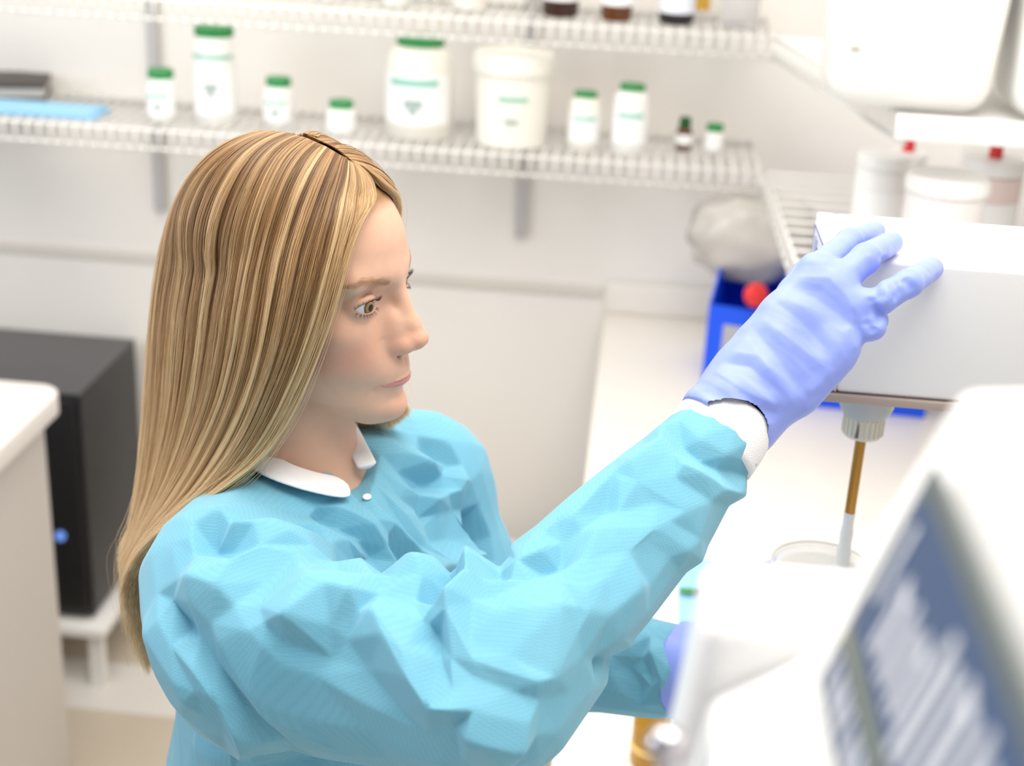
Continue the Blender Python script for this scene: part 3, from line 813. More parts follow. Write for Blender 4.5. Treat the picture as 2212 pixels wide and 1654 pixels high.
def eye_ang(p):
    """angles around the eyeball centre of points with y >= 0 (mirrored half head)"""
    q = p-EYE
    x = q[:, 0]*math.cos(0.30)+q[:, 1]*math.sin(0.30); y = -q[:, 0]*math.sin(0.30)+q[:, 1]*math.cos(0.30)
    r = np.sqrt((q**2).sum(-1))
    return np.arctan2(y, np.maximum(x, 0.05)), np.arcsin(np.clip(q[:, 2]/np.maximum(r, 1e-3), -1, 1)), r, x
def mouth_z(y): return -7.0-0.06*y*y+0.012*y**3*np.sign(y)*0
def head_sdf(P):
    p = P.copy(); p[:, 1] = np.abs(p[:, 1])
    y = p[:, 1]; z = p[:, 2]; x = p[:, 0]
    d = ell(p, (-0.5, 0, 3.1), (8.9, 7.1, 7.7))
    d = s_un(d, ell(p, (3.3, 0, 2.6), (5.3, 5.8, 4.2)), 2.0)                 # forehead
    d = s_un(d, ell(p, (3.6, 0, -3.6), (5.0, 5.3, 6.2)), 2.0)                # face mass
    d = s_un(d, ell(p, (5.6, 3.6, -2.6), (2.3, 2.2, 1.7)), 1.6)              # cheekbone
    d = s_un(d, ell(p, (5.4, 2.6, -5.2), (3.0, 2.3, 2.6)), 1.8)              # cheek
    d = s_un(d, ell(p, (6.7, 0, -6.6), (3.4, 2.9, 2.6)), 1.6)               # muzzle
    d = s_un(d, rcone(p, (1.4, 4.5, -6.6), (7.2, 1.2, -9.8), 1.3, 1.35), 2.0)  # jaw
    d = s_un(d, ell(p, (8.35, 0, -9.75), (1.75, 1.8, 1.35)), 1.2)            # chin
    d = s_un(d, ell(p, (4.6, 0, -9.0), (4.0, 3.4, 1.7)), 1.6)                # under chin
    d = s_un(d, rcone(p, (8.4, 0.6, 1.5), (6.9, 4.4, 1.6), 0.7, 0.8), 1.5)  # brow
    d = s_sub(d, ell(p, (9.3, 3.15, -0.15), (1.5, 1.8, 1.05)), 1.2)          # eye socket
    d = s_sub(d, ell(p, (10.0, 1.9, -0.6), (1.5, 0.75, 1.3)), 1.0)           # beside the bridge
    # nose
    n = rcone(p, (8.5, 0, 1.1), (10.15, 0, -2.5), 0.62, 0.70)
    n = s_un(n, rcone(p, (10.15, 0, -2.5), (10.75, 0, -3.5), 0.70, 0.76), 0.6)
    n = s_un(n, ell(p, (10.0, 0.62, -3.75), (1.0, 0.62, 0.72)), 0.5)
    n = s_un(n, ell(p, (10.75, 0.26, -3.65), (0.80, 0.60, 0.66)), 0.5)
    n = s_un(n, rcone(p, (9.2, 0, -4.9), (10.6, 0, -4.3), 0.35, 0.32), 0.35)  # columella
    n = s_un(n, ell(p, (8.7, 0.9, -3.0), (1.2, 0.9, 1.8)), 0.9)
    d = s_un(d, n, 0.75)
    d = s_un(d, ell(p, (9.55, 1.02, -4.1), (1.25, 0.62, 0.74)), 0.42)         # wing
    d = s_sub(d, ell(p, (9.9, 0.72, -4.85), (0.75, 0.34, 0.50)), 0.12)      # nostril
    d = d+0.09*gauss(((np.hypot(x-9.3, (z+4.15)*1.15)-1.1)/0.2)**2)*np.clip((9.0-x)*3, 0, 1)*np.clip((x-7.4)*3, 0, 1)*np.clip(1.2-np.abs(y-1.8)*1.2, 0, 1)*np.clip((-3.1-z)*1.2, 0, 1)  # wing crease
    # philtrum, lips
    d = d+0.10*gauss((y/0.28)**2+((z+5.6)/0.55)**2)*(x > 8)
    zm = mouth_z(y); w = np.clip(1-(y/2.3)**2, 0, 1); fr = (x > 6)
    uh = 0.20*w**0.7; lh = 0.58*w**0.6
    up = np.clip(1-((z-zm-uh*0.45)/(uh*0.75+0.08))**2, 0, 1)*w
    lw = np.clip(1-((z-zm+lh*0.50)/(lh*0.72+0.08))**2, 0, 1)*w
    d = d-fr*(0.16*up+0.26*lw)
    d = d+fr*0.20*gauss(((z-zm)/0.085)**2)*np.clip(1.15-(y/2.45)**2, 0, 1)
    d = d+fr*0.17*gauss(((z+8.75)/0.42)**2+(y/1.6)**2)                        # fold above the chin
    d = d+fr*0.12*gauss(((y-2.45)/0.22)**2+((z+7.7)/0.45)**2)                # mouth corner
    dm, _t = polydist(p, [(8.1, 2.45, -7.5), (7.6, 2.95, -8.2), (7.2, 3.1, -8.9)]); d = d+0.05*gauss((dm/0.28)**2)*(1-0.6*_t)
    # eyelids
    a, e, r, fx = eye_ang(p)
    lid = np.sqrt(((p-EYE)**2).sum(-1))-(ER+0.15)
    d = s_un(d, lid, 0.35)
    up_, lo_ = LUP(a), LLO(a)
    near = gauss((np.maximum(r-1.9, 0)/0.4)**2)*(fx > 0)
    d = d+0.14*gauss(((e-up_-0.43)/0.07)**2)*np.clip(1.25-(a/0.85)**2, 0, 1)*near   # upper crease
    d = d+0.05*gauss(((e-lo_+0.42)/0.12)**2)*np.clip(1.0-(a/0.8)**2, 0, 1)*near
    gp = np.maximum(e-up_, lo_-e)*1.25
    hole = np.maximum(gp, r-2.4); hole = np.where(fx > 0.1, hole, 9)
    d = np.maximum(d, -hole)
    # ear
    ear = ell(p, (-0.6, 7.35, -0.8), (1.7, 0.55, 3.0))
    ear = s_sub(ear, ell(p, (-0.1, 8.0, -0.5), (1.0, 0.5, 1.9)), 0.3)
    d = s_un(d, ear, 0.4)
    return d
NECK0 = np.array([-1.2, 0, -7.0]); 
TF = np.array([0.86, -0.51, 0.0]); TF /= np.linalg.norm(TF); TL = np.array([-TF[1], TF[0], 0.0]); UPV = np.array([0, 0, 1.0])
NB = HO+np.array([-0.002, 0.0, -0.19])            # base of the neck
nb_l = w2h(NB)[0]
SR = at(475, 1235, 1.085); SL = at(905, 1010, 1.31)    # shoulder joints
MID = (SR+SL)/2
def tframe(p, c):
    q = p-np.asarray(c, np.float32); return np.stack([q@TF, q@TL, q[:, 2]], 1).astype(np.float32)
def torso(p, off):
    """upper body without arms, world metres; off shrinks it"""
    d = np.minimum(rcone(p, NB+np.array([0, 0, -0.035]), SR+np.array([0, 0, -0.012]), 0.058, 0.062), rcone(p, NB+np.array([0, 0, -0.035]), SL+np.array([0, 0, -0.012]), 0.058, 0.062))
    d = s_un(d, ell(tframe(p, MID+TF*0.005-UPV*0.15), (0, 0, 0), (0.105, 0.150, 0.185)), 0.05)
    q = tframe(p, MID+TF*0.065-UPV*0.16); q[:, 1] = np.abs(q[:, 1])
    d = s_un(d, ell(q, (0, 0.075, 0), (0.075, 0.075, 0.085)), 0.05)
    d = s_un(d, rcone(p, MID-UPV*0.26, MID-UPV*0.5, 0.12, 0.14), 0.06)
    return d+off
def bust_sdf(P):                                      # head-local centimetres
    d = head_sdf(P)
    nk = rcone(P, NECK0, nb_l+np.array([0, 0, 0]), 5.2, 5.3)
    nk = s_un(nk, rcone(P, (2.2, 0, -9.5), nb_l+np.array([2.0, -1.0, -1.0]), 2.2, 3.0), 2.5)
    tr = torso(h2w(P), 0.016)*100
    nk = s_un(nk, tr, 4.0)
    return s_un(d, nk, 1.6)

SCALP = lambda x, y, z: None
def make_head():
    v, q = surface(bust_sdf, (-14, -20, -30), (12.6, 20, 12), 0.13, newton=2)
    # finer front-face pass would be possible; the lids are crisp enough at 1.1 mm
    x, y, z = v[:, 0], v[:, 1], v[:, 2]; ay = np.abs(y)
    base = np.array(srgb(227, 181, 154)[:3]); cols = np.tile(base, (len(v), 1))
    def mix(w, c):
        nonlocal cols
        w = np.clip(w, 0, 1)[:, None]; cols = cols*(1-w)+np.array(srgb(*c)[:3])*w
    mix(0.55*gauss(((ay-4.6)/2.0)**2+((z+4.4)/1.9)**2)*(x > 2), (222, 146, 122))         # cheeks
    mix(0.45*gauss((ay/1.5)**2+((z+3.8)/1.2)**2)*(x > 9), (226, 148, 118))               # nose
    mix(0.35*gauss((ay/2.0)**2+((z+9.6)/1.0)**2)*(x > 7), (222, 156, 132))
    zm = mouth_z(ay); w = np.clip(1-(ay/2.3)**2, 0, 1)
    uh = 0.20*w**0.7; lh = 0.58*w**0.6
    li = np.clip(1.6-1.6*np.abs((z-zm-(uh-lh)/2)/((uh+lh)/2+0.02))**3, 0, 1)*(ay < 2.28)*(x > 7)
    mix(0.85*li, (208, 134, 132))
    a, e, r, fx = eye_ang(np.stack([x, ay, z], 1).astype(np.float32))
    nr = (r < 2.6)*(fx > 0)
    mix(0.65*nr*gauss(((e-LUP(a)-0.43)/0.11)**2)*gauss((a/0.8)**4), (170, 108, 92))  # wider, softer shade painted around the upper lid crease
    mix(0.40*nr*gauss(((e-LLO(a)+0.16)/0.18)**2)*gauss((a/0.8)**4), (196, 130, 120))
    rim = nr*(r < 1.55)*(LUP(a) > LLO(a)+0.02)*gauss((np.minimum(np.abs(e-LUP(a)), np.abs(e-LLO(a)))/0.06)**2)
    mix(0.5*rim, (206, 140, 130))
    mix(0.75*nr*gauss(((e-LUP(a)-0.43)/0.05)**2)*gauss((a/0.85)**4), (138, 84, 66))                # shade of the lid crease, painted as a dark brown line
    # scalp under the hair
    hl = 6.5-0.016*ay**3*0.5-np.maximum(0, 3-x)*2.6
    mix(np.clip((z-hl)*1.2, 0, 1)*(z > -4)*(np.abs(y) > -1), (150, 112, 70))
    mix(0.35*(z < -9)*(x < 7.2), (224, 172, 142))
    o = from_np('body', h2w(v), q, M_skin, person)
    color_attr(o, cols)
    return o
def attr_mat(name, rough, sss=0.0, spec=0.4, radius=(0.010, 0.0045, 0.0025), bump=0.0, bscale=900, coat=0.0):
    m = bpy.data.materials.new(name); m.use_nodes = True; nt = m.node_tree; b = nt.nodes['Principled BSDF']
    a = nt.nodes.new('ShaderNodeAttribute'); a.attribute_name = 'tint'
    tc = nt.nodes.new('ShaderNodeTexCoord'); n = nt.nodes.new('ShaderNodeTexNoise'); n.inputs['Scale'].default_value = 120; n.inputs['Detail'].default_value = 5
    nt.links.new(tc.outputs['Object'], n.inputs['Vector'])
    mx = nt.nodes.new('ShaderNodeMix'); mx.data_type = 'RGBA'; mx.blend_type = 'MULTIPLY'; mx.inputs['Factor'].default_value = 0.10
    nt.links.new(a.outputs['Color'], mx.inputs['A']); nt.links.new(n.outputs['Fac'], mx.inputs['B'])
    nt.links.new(mx.outputs['Result'], b.inputs['Base Color'])
    b.inputs['Roughness'].default_value = rough; b.inputs['Specular IOR Level'].default_value = spec
    b.inputs['Subsurface Weight'].default_value = sss; b.inputs['Subsurface Radius'].default_value = radius; b.inputs['Subsurface Scale'].default_value = 0.6
    b.inputs['Coat Weight'].default_value = coat
    if bump:
        n2 = nt.nodes.new('ShaderNodeTexNoise'); n2.inputs['Scale'].default_value = bscale; n2.inputs['Detail'].default_value = 2
        nt.links.new(tc.outputs['Object'], n2.inputs['Vector'])
        bp_ = nt.nodes.new('ShaderNodeBump'); bp_.inputs['Strength'].default_value = bump; bp_.inputs['Distance'].default_value = 0.0006
        nt.links.new(n2.outputs['Fac'], bp_.inputs['Height']); nt.links.new(bp_.outputs['Normal'], b.inputs['Normal'])
    return m
FASTHEAD = False
M_skin = attr_mat('skin', 0.5, sss=0.25, bump=0.08)
person = empty('person', (HO[0], HO[1], 0.0))
tag(person, 'woman with long blonde hair wearing a light blue gown and violet gloves', 'person')
_plink = link
def adopt(o):                                         # keep world coordinates under the person
    o.location = Vector(o.location)-Vector(person.location); return o
body = make_head(); adopt(body)

# eyes
def make_eye(side):
    c = EYE*np.array([1, side, 1])
    gaze = np.array([0.93, -0.28, 0.0]); gaze /= np.linalg.norm(gaze)
    up = np.array([0, 0, 1.0]); e2 = np.cross(up, gaze); e2 /= np.linalg.norm(e2); e3 = np.cross(gaze, e2)
    vs_, fs, cols = [], [], []
    nr, ns = 60, 64
    for i in range(nr+1):
        th = math.pi*(i/nr)**1.35
        rr_ = ER*(1+0.055*math.exp(-(th/0.36)**4))
        for k in range(ns):
            ph = 2*math.pi*k/ns
            d = gaze*math.cos(th)+(e2*math.cos(ph)+e3*math.sin(ph))*math.sin(th)
            vs_.append(c+d*rr_)
            t = th*ER/0.57                             # iris radius 6 mm
            if t < 0.43: col = srgb(10, 10, 14)
            elif t < 0.47: col = srgb(50, 38, 24)
            elif t < 1.0:
                j = 0.94+0.06*math.sin(ph*37+3*math.sin(ph*7))
                col = srgb(int((172-60*(t > 0.86))*j), int((138-46*(t > 0.86))*j), int((80-10*(t > 0.86))*j))
            elif t < 1.1: col = srgb(96, 92, 84)
            else:
                col = srgb(232, 228, 230) if t < 2.2 else srgb(226, 206, 202)
            cols.append(col[:3])
    for i in range(nr):
        for k in range(ns):
            k2 = (k+1) % ns
            fs.append((i*ns+k, i*ns+k2, (i+1)*ns+k2, (i+1)*ns+k))
    o = from_np('eyeball', h2w(np.array(vs_)), np.array(fs)[:, ::-1], M_eye, person); color_attr(o, np.array(cols)); adopt(o)
    return o
M_eye = attr_mat('eye', 0.12, spec=0.35, coat=0.15)
eyes = {s: make_eye(s) for s in (-1, 1)}

# brows and lashes as fine tapering hairs
def hairs(name, strands, r, m, parent):
    vs_, fs = [], []
    for st in strands:
        n = len(st); base = len(vs_)
        for i, p in enumerate(st):
            t = st[min(i+1, n-1)]-st[max(i-1, 0)]; t = t/np.linalg.norm(t)
            u = np.cross(t, (0.3, 0.5, 0.81)); u /= np.linalg.norm(u); w = np.cross(t, u)
            rr_ = r*(1-0.85*(i/(n-1))**1.5)
            for k in range(3):
                a = 2*math.pi*k/3; vs_.append(p+(u*math.cos(a)+w*math.sin(a))*rr_)
        for i in range(n-1):
            for k in range(3):
                k2 = (k+1) % 3; fs.append((base+i*3+k, base+i*3+k2, base+(i+1)*3+k2, base+(i+1)*3+k))
    o = from_np(name, h2w(np.array(vs_)), np.array(fs), m, parent); adopt(o); tag(o, kind='stuff')
    return o
def proj_head(p, it=6):
    p = np.asarray(p, np.float32).reshape(-1, 3)
    for _ in range(it):
        g = grad(head_sdf, p, 0.05); p = p-(head_sdf(p)/np.maximum((g**2).sum(-1), .3))[:, None]*g
    return p, g/np.linalg.norm(g, axis=1)[:, None]
M_lash = mat('lash_hair', srgb(46, 34, 28), 0.5)
M_brow = mat('brow_hair', srgb(206, 164, 124), 0.6)
rs = np.random.RandomState(11)
for s in (-1, 1):
    br = []
    t = rs.uniform(0, 1, 620)
    by_ = 1.55+4.3*t; bz = 1.30+0.62*np.sin(np.clip(t*1.25, 0, 1.6)*1.45)-0.55*np.clip(t-0.62, 0, 1)*2.0
    wd = 0.48*(1-0.6*t)
    bz = bz+rs.normal(size=620)*wd*0.45
    bx = 9.0-0.07*by_**2
    pp, nn = proj_head(np.stack([bx, by_, bz], 1))
    for i in range(620):
        dr = np.array([-0.25, 0.85, 0.45*(1-1.3*t[i])+rs.normal()*0.1]); dr -= nn[i]*(dr@nn[i]); dr /= np.linalg.norm(dr)
        L_ = 0.55*(0.8+0.4*rs.rand())
        st = [pp[i]-nn[i]*0.02, pp[i]+dr*L_*0.5+nn[i]*0.06, pp[i]+dr*L_+nn[i]*0.03]
        br.append([q*np.array([1, s, 1]) for q in st])
    hairs('eyebrow', br, 0.0075, M_brow, person)
    la = []
    for i in range(190):
        upper_ = i < 125
        a = rs.uniform(-0.80, 0.96)
        ee = float(LUP(np.array([a]))[0]) if upper_ else float(LLO(np.array([a]))[0])
        aw = a+0.30
        d = np.array([math.cos(ee)*math.cos(aw), math.cos(ee)*math.sin(aw), math.sin(ee)])
        root_ = EYE+d*(ER+0.16)
        L_ = (0.70 if upper_ else 0.40)*(0.8+0.35*rs.rand())*(0.75+0.4*(a+0.7)/1.4)*(0.75 if s > 0 else 1.0)
        sd = np.array([-math.sin(aw), math.cos(aw), 0])
        vz = 1 if upper_ else -1
        p1_ = root_+d*L_*0.55+np.array([0, 0, 0.02*vz])+sd*0.25*(a+rs.normal()*0.1)*L_
        p2_ = root_+d*L_*0.85+np.array([0, 0, 0.40*vz*L_])+sd*0.45*(a+rs.normal()*0.1)*L_
        la.append([q*np.array([1, s, 1]) for q in (root_, (root_+p1_)/2-np.array([0, 0, .02*vz]), p1_, p2_)])
    hairs('eyelash', la, 0.010, M_lash, person)
# ------------------------------------------------------------------ hair
def on_side(px, py, yl):
    """head-local point on the pixel ray where local y equals yl"""
    o = w2h(O)[0]; r = ray(px, py)@HMi[:3, :3].T
    return o+r*(yl-o[1])/r[1]
NEAR = [
 [(752,372,-0.3),(795,392,-0.2),(814,424,-1.2),(784,468,-4.2),(754,540,-6.2),(736,620,-7.3),(703,722,-8.0),(652,850,-8.6),(592,960,-9.2),(530,1020,-10.2),(430,1088,-12.0),(340,1150,-13.0)],
 [(752,376,-0.6),(776,408,-1.8),(778,452,-3.8),(755,528,-5.9),(735,610,-7.2),(703,720,-8.0),(652,850,-8.6),(592,960,-9.2),(530,1020,-10.2),(430,1088,-12.0),(340,1150,-13.0),(290,1205,-13.0)],
 [(742,364,-0.8),(742,402,-3.0),(732,455,-5.2),(715,530,-6.8),(690,620,-8.0),(655,740,-8.8),(612,850,-9.2),(560,950,-9.6),(490,1035,-10.6),(395,1105,-12.0),(312,1175,-12.8),(265,1245,-12.6)],
 [(722,350,-0.9),(705,392,-3.2),(682,455,-5.8),(655,540,-7.6),(632,640,-8.8),(605,750,-9.4),(570,850,-9.6),(525,950,-9.8),(455,1045,-10.6),(365,1122,-11.6),(292,1200,-12.0),(256,1285,-11.8)],
 [(700,332,-0.9),(668,378,-3.2),(630,450,-6.0),(598,545,-7.9),(578,650,-9.1),(558,755,-9.6),(530,855,-9.6),(485,955,-9.6),(420,1055,-10.2),(338,1140,-10.8),(275,1225,-11.0),(262,1330,-10.8)],
 [(660,318,-0.8),(615,362,-3.2),(570,440,-6.0),(533,545,-7.8),(512,650,-8.8),(495,755,-9.2),(470,860,-9.0),(430,960,-8.8),(378,1060,-9.2),(315,1150,-9.6),(265,1245,-9.8),(272,1370,-9.6)],
 [(620,308,-0.6),(560,348,-3.0),(505,430,-5.4),(465,540,-6.8),(442,650,-7.6),(428,760,-7.8),(412,865,-7.6),(385,965,-7.2),(348,1062,-7.4),(302,1150,-7.8),(262,1245,-8.2),(290,1410,-8.2)],
 [(585,300,-0.3),(515,332,-2.2),(445,410,-3.6),(400,525,-4.6),(375,650,-5.2),(364,765,-5.4),(357,870,-5.2),(342,970,-5.0),(320,1065,-5.2),(290,1150,-5.6),(260,1240,-6.2),(305,1440,-6.6)],
 [(560,296,0.2),(480,318,-0.8),(405,385,-1.6),(357,495,-2.0),(333,620,-2.4),(320,745,-2.6),(312,860,-2.6),(303,970,-2.8),(292,1065,-3.2),(278,1140,-3.8),(258,1220,-4.4),(318,1462,-5.0)],
]
def catmull(P, n):
    P = np.asarray(P, np.float32); K = len(P)
    t = np.linspace(0, K-1-1e-4, n); i = t.astype(int); f = (t-i)[:, None]
    p0 = P[np.maximum(i-1, 0)]; p1 = P[i]; p2 = P[np.minimum(i+1, K-1)]; p3 = P[np.minimum(i+2, K-1)]
    return 0.5*((2*p1)+(-p0+p2)*f+(2*p0-5*p1+4*p2-p3)*f*f+(-p0+3*p1-3*p2+p3)*f**3)
NS = 30
G = [catmull([on_side(*c) for c in g], NS) for g in NEAR]
# back of the head and far side, continued around in head-local space
last = G[-1]
bk = []
for (dy, dx, keep) in ((2.2, 0.5, 1.0), (4.6, 1.6, 1.0), (6.6, 3.4, 0.97), (8.0, 5.6, 0.92)):
    g = last.copy(); w = np.linspace(0, 1, NS)
    ramp = np.clip(w*3.2, 0, 1)
    g[:, 1] += dy*ramp+0.3; g[:, 0] += dx*ramp
    g[:, 2] += -0.5*ramp*dy/6+(1-ramp)*0.0
    bk.append(g)
# far side falls in front of the far shoulder
def far(path): return catmull(path, NS)
def fpx(px, tail): return catmull([on_side(*c) for c in px]+[np.array(t_, np.float32) for t_ in tail], NS)
fs_ = [far([(1.5,0.2,11.2),(0.5,4.0,10.0),(-0.5,7.0,6.5),(-0.5,8.6,2.0),(-0.2,9.0,-3.0),(0.2,9.2,-8.0),(0.8,9.2,-12.5),(1.2,9.4,-16.0)]),
       fpx([(655,318,0.0),(700,328,3.4)], [(2.6,6.8,6.4),(2.4,8.3,2.0),(2.4,8.7,-3.0),(2.6,8.8,-8.0),(3.0,8.6,-12.5),(3.6,8.8,-16.5)]),
       fpx([(715,348,-0.3),(770,358,2.8)], [(5.0,5.8,6.2),(4.4,7.6,2.2),(4.0,8.2,-3.0),(4.2,8.2,-8.0),(4.8,7.8,-12.0),(5.6,8.4,-15.5)]),
       fpx([(740,364,-0.5),(800,376,2.2),(835,415,4.2)], [(5.9,6.6,2.6),(5.0,7.4,-3.0),(5.2,7.4,-8.0),(6.0,6.8,-11.5),(7.4,7.2,-14.0)]),
       fpx([(752,376,-0.6),(796,402,1.6),(830,430,3.6),(846,468,5.0)], [(5.7,6.6,0.5),(5.3,7.1,-4.0),(5.8,7.0,-8.0),(6.8,6.2,-11.2),(8.4,6.0,-13.0)]),
       fpx([(752,373,-0.3),(800,392,0.3),(815,424,1.0),(840,450,3.6),(850,490,5.0)], [(5.7,6.6,0.0),(5.3,7.1,-4.0),(5.8,7.0,-8.0),(6.8,6.2,-11.2),(8.0,6.0,-13.0)])]
GALL = np.array(G+bk+fs_, np.float32)                   # guides x points x 3
NG = len(GALL)
# keep guides off the skull
def lift(P, gap):
    sh = P.shape; p = P.reshape(-1, 3).astype(np.float32)
    for _ in range(3):
        d = ell(p, (-0.5, 0, 3.1), (8.9, 7.1, 7.7)); d = np.minimum(d, ell(p, (3.3, 0, 2.6), (5.3, 5.8, 4.2)))
        m = d < gap
        c = np.array([0.5, 0, 2.5], np.float32); n = p-c; n /= np.linalg.norm(n, axis=1)[:, None]
        p = p+np.where(m[:, None], n*(gap-d)[:, None], 0)
    return p.reshape(sh)
GALL = lift(GALL, 0.7)
CORE = np.array([-0.5, 0, 0], np.float32)
def guide(u):
    """interpolated guide curves, u in guide units"""
    i = np.clip(u.astype(int), 0, NG-2); f = (u-i)[:, None, None]; f = f*f*(3-2*f)*0.5+f*0.5
    return GALL[i]*(1-f)+GALL[i+1]*f
def make_hair():
    rs = np.random.RandomState(5)
    N = 22000
    dens = np.r_[np.full(9, 1.0), np.full(4, 0.55), np.full(5, 0.8)]
    cdf = np.cumsum(dens)/dens.sum()
    u0 = rs.rand(N); u = np.interp(u0, np.r_[0, cdf], np.arange(len(dens)+1))*(NG-1)/len(dens)
    lay = rs.rand(N)**1.4                                   # 0 outer, 1 inner
    # locks: strands drift towards the centre of their lock on the way down
    nl = 360
    lc = np.sort(rs.rand(nl))*(NG-1); li = np.abs(u[:, None]-lc[None]).argmin(1)
    # a few neighbours swap locks so that the locks cross
    sw = rs.rand(N) < 0.25; li[sw] = np.clip(li[sw]+rs.randint(-2, 3, sw.sum()), 0, nl-1)
    tcol = rs.normal(size=nl)
    w = np.linspace(0, 1, NS)[None, :]
    uu = u[:, None]+(lc[li]-u)[:, None]*np.clip((w-0.05)*1.4, 0, 0.62)
    uu = np.clip(uu, 0, NG-1-1e-3)
    P = np.empty((N, NS, 3), np.float32)
    for k in range(NS):
        i = uu[:, k].astype(int); f = (uu[:, k]-i)[:, None]
        P[:, k] = GALL[i, k]*(1-f)+GALL[np.minimum(i+1, NG-1), k]*f
    # layer depth and lock relief
    lockh = rs.rand(nl)
    ctr = np.stack([np.full(NS, 0.0), np.zeros(NS), np.linspace(5, -12, NS)], 1).astype(np.float32)
    ax = np.array([-3.0, 0, 0], np.float32)
    cent = GALL[:13].mean(0)*0.75+GALL.mean(0)*0.25
    inn = cent[None]-P; inn /= np.maximum(np.linalg.norm(inn, axis=2), 1e-3)[..., None]
    ww = np.linspace(0, 1, NS)[None, :, None]
    depth = lay[:, None, None]*(0.35+1.5*np.clip(ww*2, 0, 1))+(lockh[li][:, None, None]*0.75-0.25)*np.clip(ww*4, 0, 1)
    P += inn*depth
    # strand noise
    ph = rs.rand(N, 3)*6.28; fr = rs.uniform(2, 5, (N, 3))
    amp = (0.05+0.10*rs.rand(N, 1)**2)
    tt = np.linspace(0, 1, NS)
    for a in range(3):
        P[:, :, a] += amp*np.sin(tt[None]*fr[:, a:a+1]*3+ph[:, a:a+1])*np.clip(tt*3, 0, 1)[None]
    fly = rs.rand(N) < 0.025
    P[fly] += (rs.normal(size=(fly.sum(), 1, 3))*0.45*np.clip(tt*1.6, 0, 1)[None, :, None]).astype(np.float32)
    P = lift(P, 0.25)
    # uneven ends
    cut = 1-0.22*rs.rand(N)**2*np.where(u < 2.2, 0.5, 1.0)
    ts = tt[None]*cut[:, None]*(NS-1); i = np.minimum(ts.astype(int), NS-2); f = (ts-i)[..., None]
    P = P[np.arange(N)[:, None], i]*(1-f)+P[np.arange(N)[:, None], i+1]*f
    hc = bpy.data.hair_curves.new('hair')
    hc.add_curves([NS]*N)
    hc.points.foreach_set('position', h2w(P.reshape(-1, 3)).astype(np.float32).ravel())
    rad = np.tile((0.00016*(1-0.55*tt**3))[None], (N, 1))*rs.uniform(0.7, 1.25, (N, 1))
    ra = hc.attributes.get('radius') or hc.attributes.new('radius', 'FLOAT', 'POINT')
    ra.data.foreach_set('value', rad.astype(np.float32).ravel())
    # colour per point: darker at the roots, lighter to the ends, streaked by lock
    g = np.clip(0.50+0.20*tcol[li]-0.16*np.exp(-((u-3.2)/1.3)**2)+0.15*rs.normal(size=N)-0.2*lay-0.25*(lockh[li]-0.5), 0, 1)[:, None]+0.62*(np.clip(tt*1.15, 0, 1)[None]-0.40)
    g = np.clip(g, 0, 1)[..., None]
    c0 = np.array(srgb(92, 60, 34)[:3]); c1 = np.array(srgb(190, 144, 90)[:3]); c2 = np.array(srgb(240, 211, 160)[:3])
    col = np.where(g < 0.5, c0+(c1-c0)*g*2, c1+(c2-c1)*(g-0.5)*2)
    ca = hc.attributes.new('tint', 'FLOAT_COLOR', 'POINT')
    c4 = np.ones((N*NS, 4), np.float32); c4[:, :3] = col.reshape(-1, 3); ca.data.foreach_set('color', c4.ravel())
    m = bpy.data.materials.new('blonde_hair'); m.use_nodes = True; nt = m.node_tree
    for n_ in list(nt.nodes): nt.nodes.remove(n_)
    out = nt.nodes.new('ShaderNodeOutputMaterial'); hb = nt.nodes.new('ShaderNodeBsdfHairPrincipled')
    hb.parametrization = 'COLOR'
    hb.inputs['Roughness'].default_value = 0.32; hb.inputs['Radial Roughness'].default_value = 0.45
    a_ = nt.nodes.new('ShaderNodeAttribute'); a_.attribute_name = 'tint'
    pb = nt.nodes.new('ShaderNodeBsdfPrincipled'); pb.inputs['Roughness'].default_value = 0.42; pb.inputs['Specular IOR Level'].default_value = 0.45
    ms = nt.nodes.new('ShaderNodeMixShader'); ms.inputs[0].default_value = 0.35
    nt.links.new(a_.outputs['Color'], hb.inputs['Color']); nt.links.new(a_.outputs['Color'], pb.inputs['Base Color'])
    nt.links.new(pb.outputs[0], ms.inputs[1]); nt.links.new(hb.outputs[0], ms.inputs[2]); nt.links.new(ms.outputs[0], out.inputs['Surface'])
    hc.materials.append(m)
    o = bpy.data.objects.new('hair', hc); link(o, person); adopt(o); tag(o, 'long straight blonde hair', kind='stuff')
    return o
hair_o = make_hair()
# inner mass that keeps the hair opaque
def hair_core():
    g = GALL.copy()
    cent = GALL[:13].mean(0)*0.75+GALL.mean(0)*0.25
    inn = cent[None]-g; ln = np.linalg.norm(inn, axis=2)[..., None]; w = np.linspace(0, 1, NS)[None, :, None]
    g = g+inn/np.maximum(ln, 1e-3)*np.minimum(0.9+1.6*np.clip(w*2, 0, 1), ln*0.6)
    g = lift(g, 0.12)
    g = g[:13, :NS-3]
    nk = g.shape[1]
    vs_ = g.reshape(-1, 3); fs = []
    for i in range(g.shape[0]-1):
        for k in range(nk-1):
            fs.append((i*nk+k, i*nk+k+1, (i+1)*nk+k+1, (i+1)*nk+k))
    o = from_np('hair_underlayer', h2w(vs_), np.array(fs), mat('hair_under', srgb(150, 112, 66), 0.7), person); adopt(o)
    sd = o.modifiers.new('thick', 'SOLIDIFY'); sd.thickness = 0.004; sd.offset = 0
    tag(o, 'darker blonde underlayer of the hair')
hair_core()
